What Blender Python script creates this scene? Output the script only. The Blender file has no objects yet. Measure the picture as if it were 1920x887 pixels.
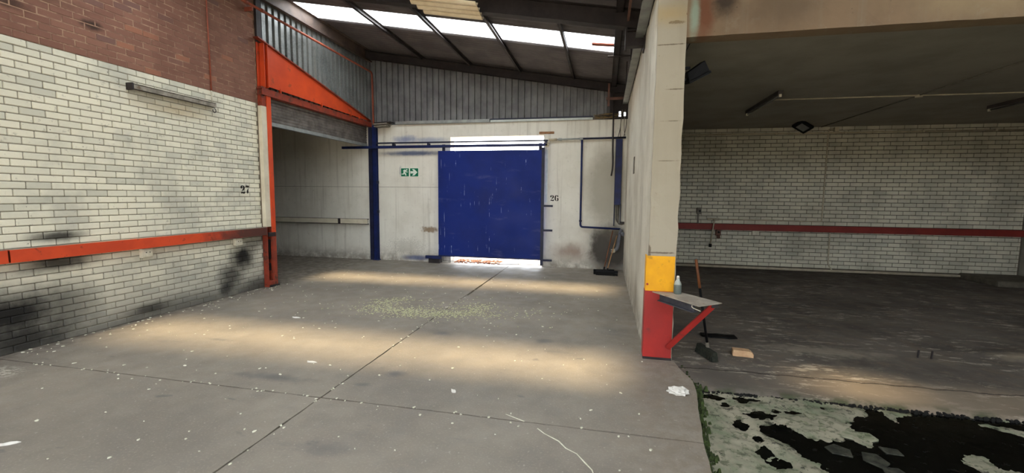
import bpy, bmesh, math, random
import numpy as np
from mathutils import Vector, Matrix, noise as mnoise

scene = bpy.context.scene
col = scene.collection
rnd = random.Random(7)

# ------------------------------------------------------------------ camera
CAM_H = 1.8
yaw, pitch, roll = 0.209017, -0.092217, 0.010391
fwd = Vector((-math.sin(yaw) * math.cos(pitch), math.cos(yaw) * math.cos(pitch), math.sin(pitch)))
r0 = Vector((math.cos(yaw), math.sin(yaw), 0)); u0 = r0.cross(fwd)
r1 = math.cos(roll) * r0 + math.sin(roll) * u0
u1 = -math.sin(roll) * r0 + math.cos(roll) * u0
cam_d = bpy.data.cameras.new('camera'); cam = bpy.data.objects.new('camera', cam_d); col.objects.link(cam)
cam_d.sensor_fit = 'HORIZONTAL'; cam_d.sensor_width = 36; cam_d.lens = 36 * 812.08 / 1920
cam_d.clip_start = 0.05; cam_d.clip_end = 400
cam.matrix_world = Matrix(((r1.x, u1.x, -fwd.x, 0), (r1.y, u1.y, -fwd.y, 0), (r1.z, u1.z, -fwd.z, CAM_H), (0, 0, 0, 1)))
scene.camera = cam

# ------------------------------------------------------------------ world, sun, exposure
world = bpy.data.worlds.new('hazy_sky'); scene.world = world; world.use_nodes = True
bg = world.node_tree.nodes['Background']
bg.inputs['Color'].default_value = (0.93, 0.98, 1.05, 1); bg.inputs['Strength'].default_value = 8.6
sun_d = bpy.data.lights.new('sun', 'SUN'); sun = bpy.data.objects.new('sun', sun_d); col.objects.link(sun)
sun_d.energy = 11.0; sun_d.angle = math.radians(9); sun_d.color = (1.0, 0.77, 0.47)
sun.location = (0, 0, 20); sun.rotation_euler = (math.radians(0.5), math.radians(-1.0), 0)
scene.view_settings.view_transform = 'Standard'; scene.view_settings.look = 'None'
scene.view_settings.gamma = 1.0; scene.view_settings.use_curve_mapping = False
scene.view_settings.exposure = 0.0

# ------------------------------------------------------------------ helpers: colour and nodes
def s(r, g, b):
    f = lambda c: c / 255 / 12.92 if c / 255 <= 0.04045 else ((c / 255 + 0.055) / 1.055) ** 2.4
    return (f(r), f(g), f(b), 1)

class NT:
    def __init__(self, name):
        self.m = bpy.data.materials.new(name); self.m.use_nodes = True
        self.t = self.m.node_tree; self.b = self.t.nodes['Principled BSDF']
        self.g = self.t.nodes.new('ShaderNodeNewGeometry'); self.pos = self.g.outputs['Position']
    def n(self, ty): return self.t.nodes.new(ty)
    def set(self, sock, v):
        if isinstance(v, bpy.types.NodeSocket): self.t.links.new(v, sock)
        elif v is not None: sock.default_value = v
    def math(self, op, a, b=None, c=None, clamp=False):
        x = self.n('ShaderNodeMath'); x.operation = op; x.use_clamp = clamp
        self.set(x.inputs[0], a); self.set(x.inputs[1], b); self.set(x.inputs[2], c); return x.outputs[0]
    def vmath(self, op, a, b=None):
        x = self.n('ShaderNodeVectorMath'); x.operation = op
        self.set(x.inputs[0], a); self.set(x.inputs[1], b)
        return x.outputs['Value'] if op in ('LENGTH', 'DISTANCE') else x.outputs[0]
    def noise(self, scale, detail=4, rough=0.55, vec=None, dist=0.0, color=False):
        x = self.n('ShaderNodeTexNoise'); self.set(x.inputs['Vector'], vec or self.pos)
        x.inputs['Scale'].default_value = scale; x.inputs['Detail'].default_value = detail
        x.inputs['Roughness'].default_value = rough; x.inputs['Distortion'].default_value = dist
        return x.outputs['Color' if color else 'Fac']
    def scaled(self, v): return self.vmath('MULTIPLY', self.pos, v)
    def mr(self, v, a, b, c=0.0, d=1.0, smooth=True):
        x = self.n('ShaderNodeMapRange'); x.clamp = True
        if smooth: x.interpolation_type = 'SMOOTHSTEP'
        self.set(x.inputs['Value'], v)
        for k, q in zip(('From Min', 'From Max', 'To Min', 'To Max'), (a, b, c, d)): x.inputs[k].default_value = q
        return x.outputs['Result']
    def mix(self, f, a, b, mode='MIX'):
        x = self.n('ShaderNodeMix'); x.data_type = 'RGBA'; x.blend_type = mode
        self.set(x.inputs[0], f); self.set(x.inputs[6], a); self.set(x.inputs[7], b); return x.outputs[2]
    def sep(self, v=None):
        x = self.n('ShaderNodeSeparateXYZ'); self.set(x.inputs[0], v or self.pos); return x.outputs
    def comb(self, a, b, c):
        x = self.n('ShaderNodeCombineXYZ')
        for i, q in enumerate((a, b, c)): self.set(x.inputs[i], q)
        return x.outputs[0]
    def bump(self, h, strength, dist=0.01):
        x = self.n('ShaderNodeBump'); x.inputs['Strength'].default_value = strength; x.inputs['Distance'].default_value = dist
        self.set(x.inputs['Height'], h); self.set(self.b.inputs['Normal'], x.outputs[0])
    def blob(self, c, centre, radii, colour, strength=0.9, nscale=6, namp=0.5, soft=0.55):
        d = self.vmath('DIVIDE', self.vmath('SUBTRACT', self.pos, Vector(centre)), Vector(radii))
        nz = self.math('MULTIPLY', self.math('SUBTRACT', self.noise(nscale, 4, 0.65), 0.5), namp * 2)
        l = self.math('ADD', self.vmath('LENGTH', d), nz)
        return self.mix(self.mr(l, 1.15, 0.85 - soft, 0, strength), c, colour)
    def spots(self, c, scale, lo, hi, colour, strength=0.8, detail=4, rough=0.6, stretch=None):
        v = self.scaled(stretch) if stretch else None
        return self.mix(self.mr(self.noise(scale, detail, rough, v), lo, hi, 0, strength), c, colour)
    def out(self, c, rough=0.8, metal=0.0, spec=0.3):
        self.set(self.b.inputs['Base Color'], c); self.set(self.b.inputs['Roughness'], rough)
        self.b.inputs['Metallic'].default_value = metal; self.b.inputs['Specular IOR Level'].default_value = spec
        return self.m

def simple(name, c1, c2=None, scale=8, rough=0.6, metal=0.0, bump=0.0, spec=0.3, dirt=None, dlo=0.58, dhi=0.7, dstr=0.7):
    k = NT(name); c2 = c2 or tuple(v * 0.72 for v in c1[:3]) + (1,)
    c = k.mix(k.mr(k.noise(scale, 5, 0.6), 0.3, 0.7), c1, c2)
    if dirt: c = k.spots(c, scale * 1.7, dlo, dhi, dirt, dstr)
    if bump: k.bump(k.noise(scale * 6, 4, 0.6), bump, 0.005)
    return k.out(c, rough, metal, spec)

# ------------------------------------------------------------------ materials
def brick_ids(k, axis, pitch_, course, origin):
    p = k.sep(); u = p[axis]; z = p[2]
    row = k.math('FLOOR', k.math('DIVIDE', z, course))
    par = k.math('MULTIPLY', k.math('MODULO', row, 2.0), 0.5)
    colm = k.math('FLOOR', k.math('ADD', k.math('DIVIDE', k.math('SUBTRACT', u, origin), pitch_), par))
    w = k.n('ShaderNodeTexWhiteNoise'); w.noise_dimensions = '2D'
    k.set(w.inputs['Vector'], k.comb(colm, row, 0.0)); return w.outputs['Value']

LP, LC, LO = 0.2345, 0.083, 3.44          # left wall: brick pitch, course, bond origin
BP, BC, BO = 0.257, 0.0965, 1.70          # bay wall

def scuffs_left(k, c, m=1.0):
    blk = s(26, 25, 24)
    for ce, ra, st in [((-6.4, 3.46, 0.42), (0.3, 0.42, 0.34), 0.97), ((-6.4, 3.55, 0.10), (0.3, 0.45, 0.22), 0.8),
                       ((-6.4, 3.98, 0.40), (0.3, 0.34, 0.35), 0.55), ((-6.4, 3.93, 1.27), (0.3, 0.28, 0.07), 0.85),
                       ((-6.4, 3.90, 0.95), (0.3, 0.40, 0.11), 0.85), ((-6.4, 6.62, 0.66), (0.3, 0.30, 0.26), 0.92),
                       ((-6.4, 6.36, 0.36), (0.3, 0.26, 0.24), 0.75), ((-6.4, 6.25, 0.16), (0.3, 0.16, 0.15), 0.8),
                       ((-6.4, 4.95, 0.13), (0.3, 0.30, 0.08), 0.7), ((-6.4, 6.95, 0.90), (0.3, 0.28, 0.16), 0.6),
                       ((-6.4, 5.3, 0.10), (0.3, 0.9, 0.16), 0.35), ((-6.4, 6.9, 0.05), (0.3, 0.5, 0.2), 0.6)]:
        c = k.blob(c, ce, [q * 1.25 for q in ra], blk, min(1, st * 1.08) * m, 5, 0.28, 0.68)
    return c

def mat_white_brick(name, axis, P_, C_, O_, left):
    k = NT(name); idv = brick_ids(k, axis, P_, C_, O_)
    c = k.mix(idv, s(226, 221, 200), s(210, 207, 188))
    c = k.mix(k.mr(idv, 0.86, 0.9, 0, 0.32), c, s(168, 168, 156))
    c = k.mix(k.mr(k.noise(1.6, 4, 0.6), 0.45, 0.72, 0, 0.55), c, s(158, 158, 148))
    c = k.mix(k.mr(k.noise(14, 4, 0.7), 0.60, 0.72, 0, 0.5), c, s(135, 130, 115))
    c = k.spots(c, 26, 0.70, 0.74, s(60, 50, 42), 0.8)
    if left:
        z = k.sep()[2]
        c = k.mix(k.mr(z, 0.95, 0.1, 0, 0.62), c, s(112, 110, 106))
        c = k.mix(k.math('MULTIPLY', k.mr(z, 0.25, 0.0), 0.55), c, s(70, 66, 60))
        c = k.blob(c, (-6.4, 5.5, 3.05), (0.3, 0.8, 0.14), s(176, 158, 122), 0.6, 4, 0.3, 0.8)
        c = scuffs_left(k, c)
    else:
        c = k.mix(0.3, c, s(175, 168, 150))
        c = k.mix(k.mr(k.noise(0.8, 3), 0.42, 0.7, 0, 0.3), c, s(126, 118, 100))
    k.bump(k.noise(40, 4, 0.6), 0.25, 0.004)
    return k.out(c, 0.62, 0, 0.3)

M = {}
M['white_brick'] = mat_white_brick('painted_white_brick', 1, LP, LC, LO, True)
M['bay_brick'] = mat_white_brick('painted_bay_brick', 0, BP, BC, BO, False)

def mat_red_brick():
    k = NT('red_brown_brick'); idv = brick_ids(k, 1, LP, LC, LO)
    c = k.mix(idv, s(136, 98, 82), s(122, 86, 73))
    c = k.mix(k.mr(idv, 0.975, 0.98, 0, 0.55), c, s(166, 112, 86))
    c = k.mix(k.mr(idv, 0.05, 0.03, 0, 0.6), c, s(98, 76, 74))
    c = k.mix(k.mr(k.noise(1.4, 4), 0.45, 0.7, 0, 0.6), c, s(104, 72, 60))
    c = k.spots(c, 30, 0.66, 0.72, s(150, 120, 90), 0.5)
    c = k.blob(c, (-6.4, 4.45, 3.9), (0.3, 0.16, 0.07), s(38, 32, 28), 0.85, 9, 0.5, 0.6)
    c = k.blob(c, (-6.4, 3.6, 3.85), (0.3, 0.3, 0.08), s(45, 36, 30), 0.7, 9, 0.5, 0.6)
    c = k.blob(c, (-6.4, 3.9, 4.05), (0.3, 0.8, 0.10), s(62, 46, 38), 0.5, 7, 0.5, 0.8)
    k.bump(k.noise(45, 4, 0.6), 0.3, 0.004)
    return k.out(c, 0.8, 0, 0.2)
M['red_brick'] = mat_red_brick()

def mat_mortar():
    k = NT('brick_mortar'); z = k.sep()[2]
    lo = k.mix(k.mr(k.noise(5, 4), 0.35, 0.65), s(128, 123, 110), s(148, 142, 127))
    c = k.mix(k.mr(z, 3.484, 3.488), lo, k.mix(k.mr(k.noise(6, 5, 0.7), 0.42, 0.62), s(124, 94, 80), s(160, 130, 108)))
    c = scuffs_left(k, c)
    return k.out(c, 0.9, 0, 0.1)
M['mortar'] = mat_mortar()
M['bay_mortar'] = simple('bay_mortar', s(96, 90, 78), s(76, 71, 61), 6, 0.9)

def mat_concrete_floor():
    k = NT('hall_concrete_floor')
    c = k.mix(k.mr(k.noise(0.7, 5, 0.6), 0.35, 0.68), s(140, 132, 120), s(121, 114, 104))
    c = k.mix(k.mr(k.noise(3.5, 6, 0.7), 0.4, 0.75, 0, 0.5), c, s(118, 113, 106))
    c = k.mix(k.mr(k.noise(60, 3, 0.6), 0.5, 0.8, 0, 0.35), c, s(176, 168, 152))
    c = k.mix(k.mr(k.noise(2.0, 5, 0.6, k.scaled((0.35, 1.6, 1))), 0.60, 0.75, 0, 0.4), c, s(100, 98, 97))
    c = k.spots(c, 5.5, 0.68, 0.76, s(88, 87, 87), 0.55, 3, 0.5, (0.6, 1.2, 1))
    for ce, ra, st in [((-3.15, 3.55, 0), (0.55, 0.10, 1), 0.6), ((-2.02, 3.9, 0), (0.13, 0.10, 1), 0.75), ((-2.03, 5.24, 0), (0.16, 0.10, 1), 0.7),
                       ((-0.69, 5.25, 0), (0.14, 0.12, 1), 0.6), ((0.15, 5.9, 0), (0.4, 0.3, 1), 0.4), ((-1.9, 2.6, 0), (0.25, 0.12, 1), 0.4),
                       ((-4.6, 4.35, 0), (0.22, 0.05, 1), 0.5), ((-2.2, 3.6, 0), (0.1, 0.05, 1), 0.5)]:
        c = k.blob(c, ce, ra, s(84, 84, 86), st, 9, 0.5, 0.8)
    p = k.sep()
    edge = k.math('MULTIPLY', k.mr(p[0], -0.15, 0.75), k.mr(k.noise(9, 5, 0.7), 0.35, 0.65, 0, 0.7))
    c = k.mix(edge, c, s(120, 108, 92))
    c = k.spots(c, 30, 0.67, 0.71, s(190, 184, 170), 0.3, 3, 0.5)
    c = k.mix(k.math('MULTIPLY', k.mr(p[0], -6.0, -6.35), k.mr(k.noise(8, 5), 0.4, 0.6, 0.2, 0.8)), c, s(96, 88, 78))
    for ce, ra, colr, st in [((-5.9, 3.0, 0), (0.4, 0.22, 1), s(200, 195, 180), 0.7)]:
        k2 = k.mr(k.noise(22, 5, 0.75), 0.47, 0.56)
        d = k.vmath('LENGTH', k.vmath('DIVIDE', k.vmath('SUBTRACT', k.pos, Vector(ce)), Vector(ra)))
        c = k.mix(k.math('MULTIPLY', k2, k.mr(d, 1, 0.3, 0, st)), c, colr)
    k.bump(k.noise(35, 5, 0.65), 0.12, 0.006)
    return k.out(c, k.mr(k.noise(4, 4), 0.3, 0.7, 0.5, 0.72), 0, 0.3)
M['floor'] = mat_concrete_floor()
M['joint'] = simple('floor_joint_dirt', s(58, 52, 45), s(40, 36, 32), 15, 0.95)

def mat_bay_floor():
    k = NT('dark_oily_floor'); y = k.sep()[1]
    c = k.mix(k.mr(k.noise(0.9, 5, 0.6), 0.35, 0.7), s(112, 105, 97), s(84, 79, 74))
    c = k.mix(k.mr(k.noise(4, 6, 0.7), 0.45, 0.7, 0, 0.6), c, s(118, 104, 90))
    st = k.noise(3.2, 6, 0.72, k.scaled((0.5, 2.2, 1)))
    zone = k.mr(k.noise(0.6, 2), 0.42, 0.62)
    c = k.mix(k.math('MULTIPLY', k.mr(st, 0.56, 0.66, 0, 0.8), zone), c, s(168, 158, 142))
    fl = k.noise(5.5, 6, 0.75, k.scaled((0.6, 2.0, 1)))
    c = k.mix(k.math('MULTIPLY', k.mr(fl, 0.55, 0.60, 0, 0.85), k.mr(k.noise(0.9, 2, 0.5, k.vmath('ADD', k.pos, Vector((4, 1, 0)))), 0.40, 0.60)), c, s(172, 164, 150))
    c = k.spots(c, 16, 0.66, 0.72, s(150, 140, 125), 0.5)
    c = k.blob(c, (2.6, 5.7, 0), (0.8, 0.22, 1), s(150, 141, 126), 0.7, 9, 0.9, 0.7)
    c = k.blob(c, (3.2, 4.6, 0), (2.0, 0.42, 1), s(136, 122, 104), 0.7, 4, 0.35, 0.7)
    c = k.blob(c, (1.3, 4.62, 0), (0.5, 0.3, 1), s(92, 88, 82), 0.7, 4, 0.3, 0.8)
    c = k.blob(c, (4.85, 5.95, 0), (0.5, 0.16, 1), s(150, 138, 118), 0.7, 6, 0.5, 0.7)
    gm = k.math('MULTIPLY', k.mr(y, 4.52, 4.34), k.mr(k.noise(5, 4), 0.4, 0.62))
    c = k.mix(gm, c, s(62, 70, 48))
    ck = k.math('ABSOLUTE', k.math('ADD', k.math('SUBTRACT', y, 4.86), k.math('MULTIPLY', k.noise(4, 5, 0.6), 0.10)))
    c = k.mix(k.mr(ck, 0.016, 0.004, 0, 0.8), c, s(40, 36, 32))
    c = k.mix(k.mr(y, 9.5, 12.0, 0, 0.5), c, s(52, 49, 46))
    k.bump(k.noise(22, 5, 0.7), 0.25, 0.008)
    return k.out(c, k.mr(k.noise(3, 4), 0.35, 0.65, 0.65, 0.9), 0, 0.12)
M['bay_floor'] = mat_bay_floor()

def mat_trough():
    k = NT('mossy_trough_concrete')
    c = k.mix(k.mr(k.noise(2.2, 5, 0.6), 0.35, 0.65), s(150, 145, 126), s(126, 124, 108))
    c = k.mix(k.mr(k.noise(2.0, 5, 0.65, k.scaled((1.1, 1.1, 1))), 0.46, 0.64, 0, 0.6), c, s(100, 116, 86))
    c = k.spots(c, 14, 0.52, 0.60, s(58, 66, 44), 0.7, 5, 0.7)
    c = k.spots(c, 5, 0.62, 0.70, s(70, 78, 50), 0.7, 5, 0.6)
    c = k.mix(k.math('MULTIPLY', k.mr(k.noise(9, 6, 0.75), 0.56, 0.60), k.mr(k.noise(1.7, 3), 0.42, 0.55, 0, 0.95)), c, s(28, 30, 24))
    z = k.sep()[2]
    c = k.mix(k.mr(k.math('ADD', z, k.math('MULTIPLY', k.noise(25, 4), 0.008)), -0.079, -0.084), c, s(26, 28, 21))
    k.bump(k.noise(30, 5, 0.7), 0.3, 0.006)
    return k.out(c, 0.6, 0, 0.35)
M['trough'] = mat_trough()
kk = NT('black_stagnant_water'); M['water'] = kk.out(kk.mix(kk.mr(kk.noise(9, 4), 0.45, 0.7), s(7, 8, 7), s(14, 15, 12)), kk.mr(kk.noise(14, 4, 0.7), 0.4, 0.7, 0.05, 0.3), 0, 0.18)
M['moss'] = simple('green_moss', s(70, 84, 42), s(38, 46, 28), 30, 0.95, bump=0.4)

def mat_plaster(name, a, b, stains=(), base_dirt=True, zdirt=0.7, streak=0.4, seed=0.0):
    k = NT(name); p = k.sep()
    v = k.vmath('ADD', k.pos, Vector((seed, seed * 0.7, 0)))
    c = k.mix(k.mr(k.noise(1.1, 5, 0.6, v), 0.35, 0.7), a, b)
    sv = k.vmath('MULTIPLY', v, Vector((9, 9, 0.35)))
    c = k.mix(k.mr(k.noise(1.0, 4, 0.6, sv), 0.5, 0.75, 0, streak), c, s(140, 132, 115))
    c = k.mix(k.mr(k.noise(7, 6, 0.72, v), 0.55, 0.75, 0, 0.4), c, s(148, 140, 124))
    c = k.spots(c, 16, 0.69, 0.73, s(84, 72, 58), 0.6)
    if base_dirt:
        c = k.mix(k.math('MULTIPLY', k.mr(p[2], zdirt, 0.0), k.mr(k.noise(4, 5, 0.7), 0.3, 0.62, 0.05, 0.75)), c, s(112, 100, 86))
    for q in stains: c = k.blob(c, *q)
    k.bump(k.noise(18, 6, 0.7), 0.2, 0.008)
    return k.out(c, 0.75, 0, 0.25)
M['far_wall'] = mat_plaster('far_wall_plaster', s(222, 219, 207), s(208, 204, 191), [
    ((-0.75, 11, 0.42), (0.75, 0.4, 0.30), s(120, 86, 66), 0.7, 4, 0.4, 0.8),
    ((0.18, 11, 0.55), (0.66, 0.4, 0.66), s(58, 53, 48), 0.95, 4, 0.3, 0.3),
    ((-0.45, 11, 0.62), (0.18, 0.3, 0.45), s(205, 200, 188), 0.6, 9, 0.8, 0.5),
    ((0.05, 11, 2.0), (0.62, 0.4, 1.2), s(150, 145, 130), 0.75, 3, 0.25, 0.4),
    ((-4.62, 11, 0.88), (0.28, 0.3, 0.10), s(120, 92, 58), 0.8, 12, 0.9, 0.4),
    ((-5.3, 11, 3.30), (0.45, 0.3, 0.13), s(96, 112, 158), 0.7, 6, 0.5, 0.7),
    ((-4.6, 11, 3.27), (0.6, 0.3, 0.10), s(120, 132, 165), 0.6, 6, 0.5, 0.7),
    ((-5.1, 11, 2.93), (1.0, 0.3, 0.08), s(60, 92, 150), 0.75, 8, 0.5, 0.6),
    ((-5.0, 11, 0.10), (0.55, 0.3, 0.09), s(58, 74, 120), 0.75, 8, 0.5, 0.6),
    ((-5.3, 11, 0.4), (0.6, 0.3, 0.25), s(120, 114, 100), 0.3, 26, 1.6, 0.5),
    ((-5.45, 11, 2.45), (0.05, 0.3, 0.16), s(120, 128, 140), 0.6, 8, 0.4, 0.7)], zdirt=0.45)
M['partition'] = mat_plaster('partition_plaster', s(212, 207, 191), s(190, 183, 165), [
    ((0.48, 6.6, 0.3), (0.3, 0.6, 0.45), s(120, 108, 88), 0.5, 4, 0.4, 0.8),
    ((0.48, 8.8, 3.8), (0.3, 2.2, 0.5), s(150, 126, 98), 0.6, 3, 0.4, 0.8),
    ((0.48, 10.6, 1.3), (0.3, 0.5, 1.6), s(150, 142, 124), 0.5, 3, 0.4, 0.8),
    ((0.64, 4.96, 2.4), (0.5, 0.10, 3.2), s(160, 151, 132), 0.85, 4, 0.1, 0.3),  # grubby cement front face, also darkened to offset the strong front light
    ((0.64, 4.96, 3.41), (0.2, 0.06, 0.007), s(96, 84, 70), 0.8, 22, 0.9, 0.3),
    ((0.7, 4.96, 2.95), (0.1, 0.06, 0.008), s(96, 84, 70), 0.8, 22, 0.9, 0.3),
    ((0.68, 4.96, 2.62), (0.12, 0.06, 0.005), s(96, 84, 70), 0.8, 22, 0.9, 0.3),
    ((0.68, 4.96, 3.63), (0.08, 0.06, 0.02), s(96, 84, 70), 0.8, 22, 0.9, 0.3),
    ((0.6, 4.96, 1.20), (0.18, 0.06, 0.012), s(96, 84, 70), 0.8, 22, 0.9, 0.3),
    ((0.5, 4.96, 1.22), (0.02, 0.06, 0.08), s(96, 84, 70), 0.8, 22, 0.9, 0.3),
    ((0.66, 4.96, 2.2), (0.12, 0.06, 0.004), s(96, 84, 70), 0.8, 22, 0.9, 0.3),
    ((0.62, 4.96, 3.72), (0.4, 0.3, 0.15), s(176, 148, 90), 0.5, 4, 0.4, 0.8)], zdirt=0.6, streak=0.5, seed=3.1)
M['lintel'] = mat_plaster('lintel_stained_concrete', s(134, 113, 90), s(112, 94, 75), [
    ((0.95, 4.96, 3.7), (0.12, 0.3, 0.4), s(112, 66, 44), 0.8, 5, 0.4, 0.6),
    ((0.86, 4.96, 3.7), (0.06, 0.3, 0.3), s(150, 168, 150), 0.8, 9, 0.4, 0.6),
    ((1.15, 4.96, 3.82), (0.16, 0.3, 0.2), s(50, 40, 33), 0.85, 6, 0.5, 0.6),
    ((1.7, 4.96, 3.72), (0.5, 0.3, 0.25), s(104, 88, 70), 0.6, 4, 0.5, 0.8),
    ((3.4, 4.96, 3.7), (0.9, 0.3, 0.3), s(164, 144, 112), 0.6, 4, 0.5, 0.8)], base_dirt=False, streak=0.4, seed=7.7)
M['slab_ceiling'] = mat_plaster('bay_ceiling_concrete', s(150, 144, 132), s(132, 127, 116), (), False, 0, 0.0, 2.2)
M['back_plain'] = simple('plain_grey_plaster', s(150, 146, 134), s(128, 124, 112), 2, 0.85)
M['yard'] = simple('yard_concrete', s(206, 196, 178), s(188, 178, 160), 1.5, 0.9)

M['orange'] = simple('orange_red_paint', s(206, 76, 36), s(186, 66, 34), 2.5, 0.45, dirt=s(110, 62, 44), dlo=0.60, dhi=0.72, dstr=0.6)
M['orange_dull'] = simple('weathered_orange_paint', s(146, 58, 38), s(116, 50, 36), 5, 0.5, dirt=s(66, 48, 40), dlo=0.52, dhi=0.66, dstr=0.75)
k_ = NT('bumper_orange_paint'); p_ = k_.sep()
c_ = k_.mix(k_.mr(k_.noise(3, 5), 0.35, 0.7), s(208, 76, 40), s(188, 66, 36))
c_ = k_.mix(k_.mr(k_.math('ADD', p_[1], k_.math('MULTIPLY', k_.noise(6, 4), 1.0)), 5.9, 7.1), c_, s(84, 50, 43))
c_ = k_.spots(c_, 9, 0.60, 0.68, s(120, 48, 34), 0.7)
nz_ = k_.sep(k_.g.outputs['Normal'])[2]
c_ = k_.mix(k_.math('MULTIPLY', k_.mr(nz_, 0.7, 0.95), k_.mr(k_.noise(7, 5), 0.25, 0.5, 0.5, 0.95)), c_, s(128, 120, 108))
M['bumper'] = k_.out(c_, 0.5, 0, 0.35)
M['bay_red'] = simple('bay_red_paint', s(128, 44, 36), s(112, 38, 32), 3, 0.55)
M['cream'] = simple('cream_paint', s(214, 206, 184), s(198, 189, 166), 4, 0.6, dirt=s(120, 108, 90), dlo=0.66, dhi=0.76)
M['tan'] = simple('tan_render', s(138, 124, 106), s(116, 102, 86), 6, 0.8)
k_ = NT('blue_door_paint')
c_ = k_.mix(k_.mr(k_.noise(1.2, 4), 0.35, 0.7), s(10, 36, 112), s(9, 31, 98))
dv = k_.scaled((34, 1, 0.9)); dr = k_.mr(k_.noise(1.0, 2, 0.5, dv), 0.655, 0.69)
dm = k_.mr(k_.noise(2.6, 4, 0.6, k_.scaled((1.6, 1, 1.6))), 0.50, 0.58)
c_ = k_.mix(k_.math('MULTIPLY', k_.math('MULTIPLY', dr, dm), 0.8), c_, s(150, 165, 200))
c_ = k_.mix(k_.mr(k_.noise(1.0, 5, 0.65, k_.scaled((1.3, 1, 5))), 0.56, 0.76, 0, 0.35), c_, s(92, 96, 130))
M['blue_door'] = k_.out(c_, k_.mr(k_.noise(2, 4), 0.3, 0.7, 0.42, 0.6), 0, 0.22)
M['blue'] = simple('blue_steel_paint', s(18, 32, 82), s(14, 25, 62), 6, 0.45)
M['navy'] = simple('navy_pipe_paint', s(34, 38, 62), s(24, 27, 44), 6, 0.45)
M['dark_steel'] = simple('dark_sooty_steel', s(56, 50, 50), s(40, 36, 37), 4, 0.6, 0.2)
M['brown_steel'] = simple('brown_primer_steel', s(112, 78, 64), s(84, 60, 52), 4, 0.6)
M['grey_steel'] = simple('grey_purlin_steel', s(92, 86, 84), s(66, 62, 62), 4, 0.5, 0.3)
M['eave_steel'] = simple('dusty_brown_eave_steel', s(116, 98, 88), s(84, 74, 70), 3, 0.5, 0.1)
M['galv'] = simple('galvanised_steel', s(160, 164, 160), s(132, 136, 134), 5, 0.42, 0.55)
k_ = NT('galvanised_cladding')
c_ = k_.mix(k_.mr(k_.noise(1.4, 4), 0.35, 0.7), s(140, 143, 141), s(112, 115, 114))
c_ = k_.mix(k_.mr(k_.noise(30, 3), 0.35, 0.7, 0, 0.5), c_, s(156, 158, 154))
c_ = k_.mix(k_.mr(k_.noise(1, 4, 0.6, k_.scaled((6, 6, 0.5))), 0.60, 0.75, 0, 0.55), c_, s(132, 120, 96))
M['cladding'] = k_.out(c_, 0.48, 0.5, 0.4)
M['gable_sheet'] = simple('dull_grey_gable_sheet', s(122, 122, 122), s(98, 98, 99), 3, 0.6, 0.3)
M['roof_sheet'] = simple('roof_sheet_underside', s(108, 103, 103), s(88, 84, 85), 2, 0.6, 0.1)
k_ = NT('translucent_rooflight'); k_.t.nodes.remove(k_.b)
tr = k_.n('ShaderNodeBsdfTransparent'); tl = k_.n('ShaderNodeBsdfTranslucent'); mx = k_.n('ShaderNodeMixShader')
tr.inputs[0].default_value = (0.95, 0.97, 0.97, 1); tl.inputs[0].default_value = (0.9, 0.94, 0.94, 1); mx.inputs[0].default_value = 0.3
k_.t.links.new(tr.outputs[0], mx.inputs[1]); k_.t.links.new(tl.outputs[0], mx.inputs[2])
k_.t.links.new(mx.outputs[0], k_.t.nodes['Material Output'].inputs[0]); M['rooflight'] = k_.m
M['fibre'] = simple('cream_fibre_cement', s(244, 230, 202), s(226, 208, 176), 5, 0.85)
M['shutter'] = simple('roller_shutter_steel', s(128, 122, 116), s(92, 87, 82), 6, 0.5, 0.35)
M['yellow'] = simple('yellow_paint', s(238, 172, 16), s(224, 158, 20), 4, 0.5, dirt=s(150, 112, 40), dlo=0.60, dhi=0.72, dstr=0.6)
M['red'] = simple('red_paint', s(172, 46, 40), s(150, 42, 38), 3, 0.45, dirt=s(96, 52, 48), dlo=0.60, dhi=0.74, dstr=0.7)
M['black'] = simple('black_plastic', s(15, 15, 16), s(11, 11, 12), 9, 0.6, spec=0.15)
M['bristle'] = simple('dark_bristles', s(24, 24, 22), s(14, 14, 13), 60, 0.9, bump=0.5)
M['green_bristle'] = simple('grimy_green_bristles', s(52, 54, 44), s(34, 36, 30), 40, 0.95, bump=0.5)
M['wood'] = simple('wood_handle', s(164, 124, 84), s(132, 96, 62), 9, 0.6)
M['wood_brown'] = simple('brown_wood_handle', s(120, 72, 40), s(88, 54, 34), 9, 0.6)
M['wood_grey'] = simple('grey_weathered_wood', s(150, 144, 132), s(112, 106, 96), 9, 0.8, dirt=s(96, 74, 52))
M['pvc'] = simple('grey_plastic_pipe', s(104, 106, 112), s(84, 86, 92), 8, 0.45)
M['pale'] = simple('pale_tube', s(206, 214, 210), s(184, 192, 190), 6, 0.4)
M['white_box'] = simple('dirty_white_plastic', s(214, 208, 188), s(190, 184, 164), 12, 0.5)
M['grey_box'] = simple('grey_metal_box', s(120, 114, 102), s(94, 88, 78), 12, 0.6)
M['conduit'] = simple('painted_conduit', s(190, 180, 156), s(164, 154, 132), 6, 0.55)
M['copper'] = simple('rusty_red_pipe', s(158, 82, 60), s(124, 66, 50), 8, 0.55)
M['glass'] = simple('lamp_glass', s(120, 122, 120), s(100, 102, 100), 5, 0.2, spec=0.5)
M['plate'] = simple('worn_steel_plate', s(178, 170, 156), s(146, 138, 126), 7, 0.5, 0.0, dirt=s(130, 86, 58), dlo=0.6, dhi=0.7)
M['dark_plate'] = simple('dark_angle_steel', s(74, 74, 82), s(54, 54, 60), 8, 0.5, 0.3)
M['bottle'] = simple('cloudy_plastic_bottle', s(176, 182, 174), s(150, 158, 150), 12, 0.35)
M['bottle_low'] = simple('grey_green_liquid', s(112, 120, 112), s(96, 104, 98), 12, 0.35)
M['clay'] = simple('loose_clay_brick', s(204, 170, 132), s(184, 146, 110), 14, 0.9, bump=0.4)
M['paper'] = simple('white_paper', s(218, 215, 207), s(196, 192, 182), 10, 0.8)
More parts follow.
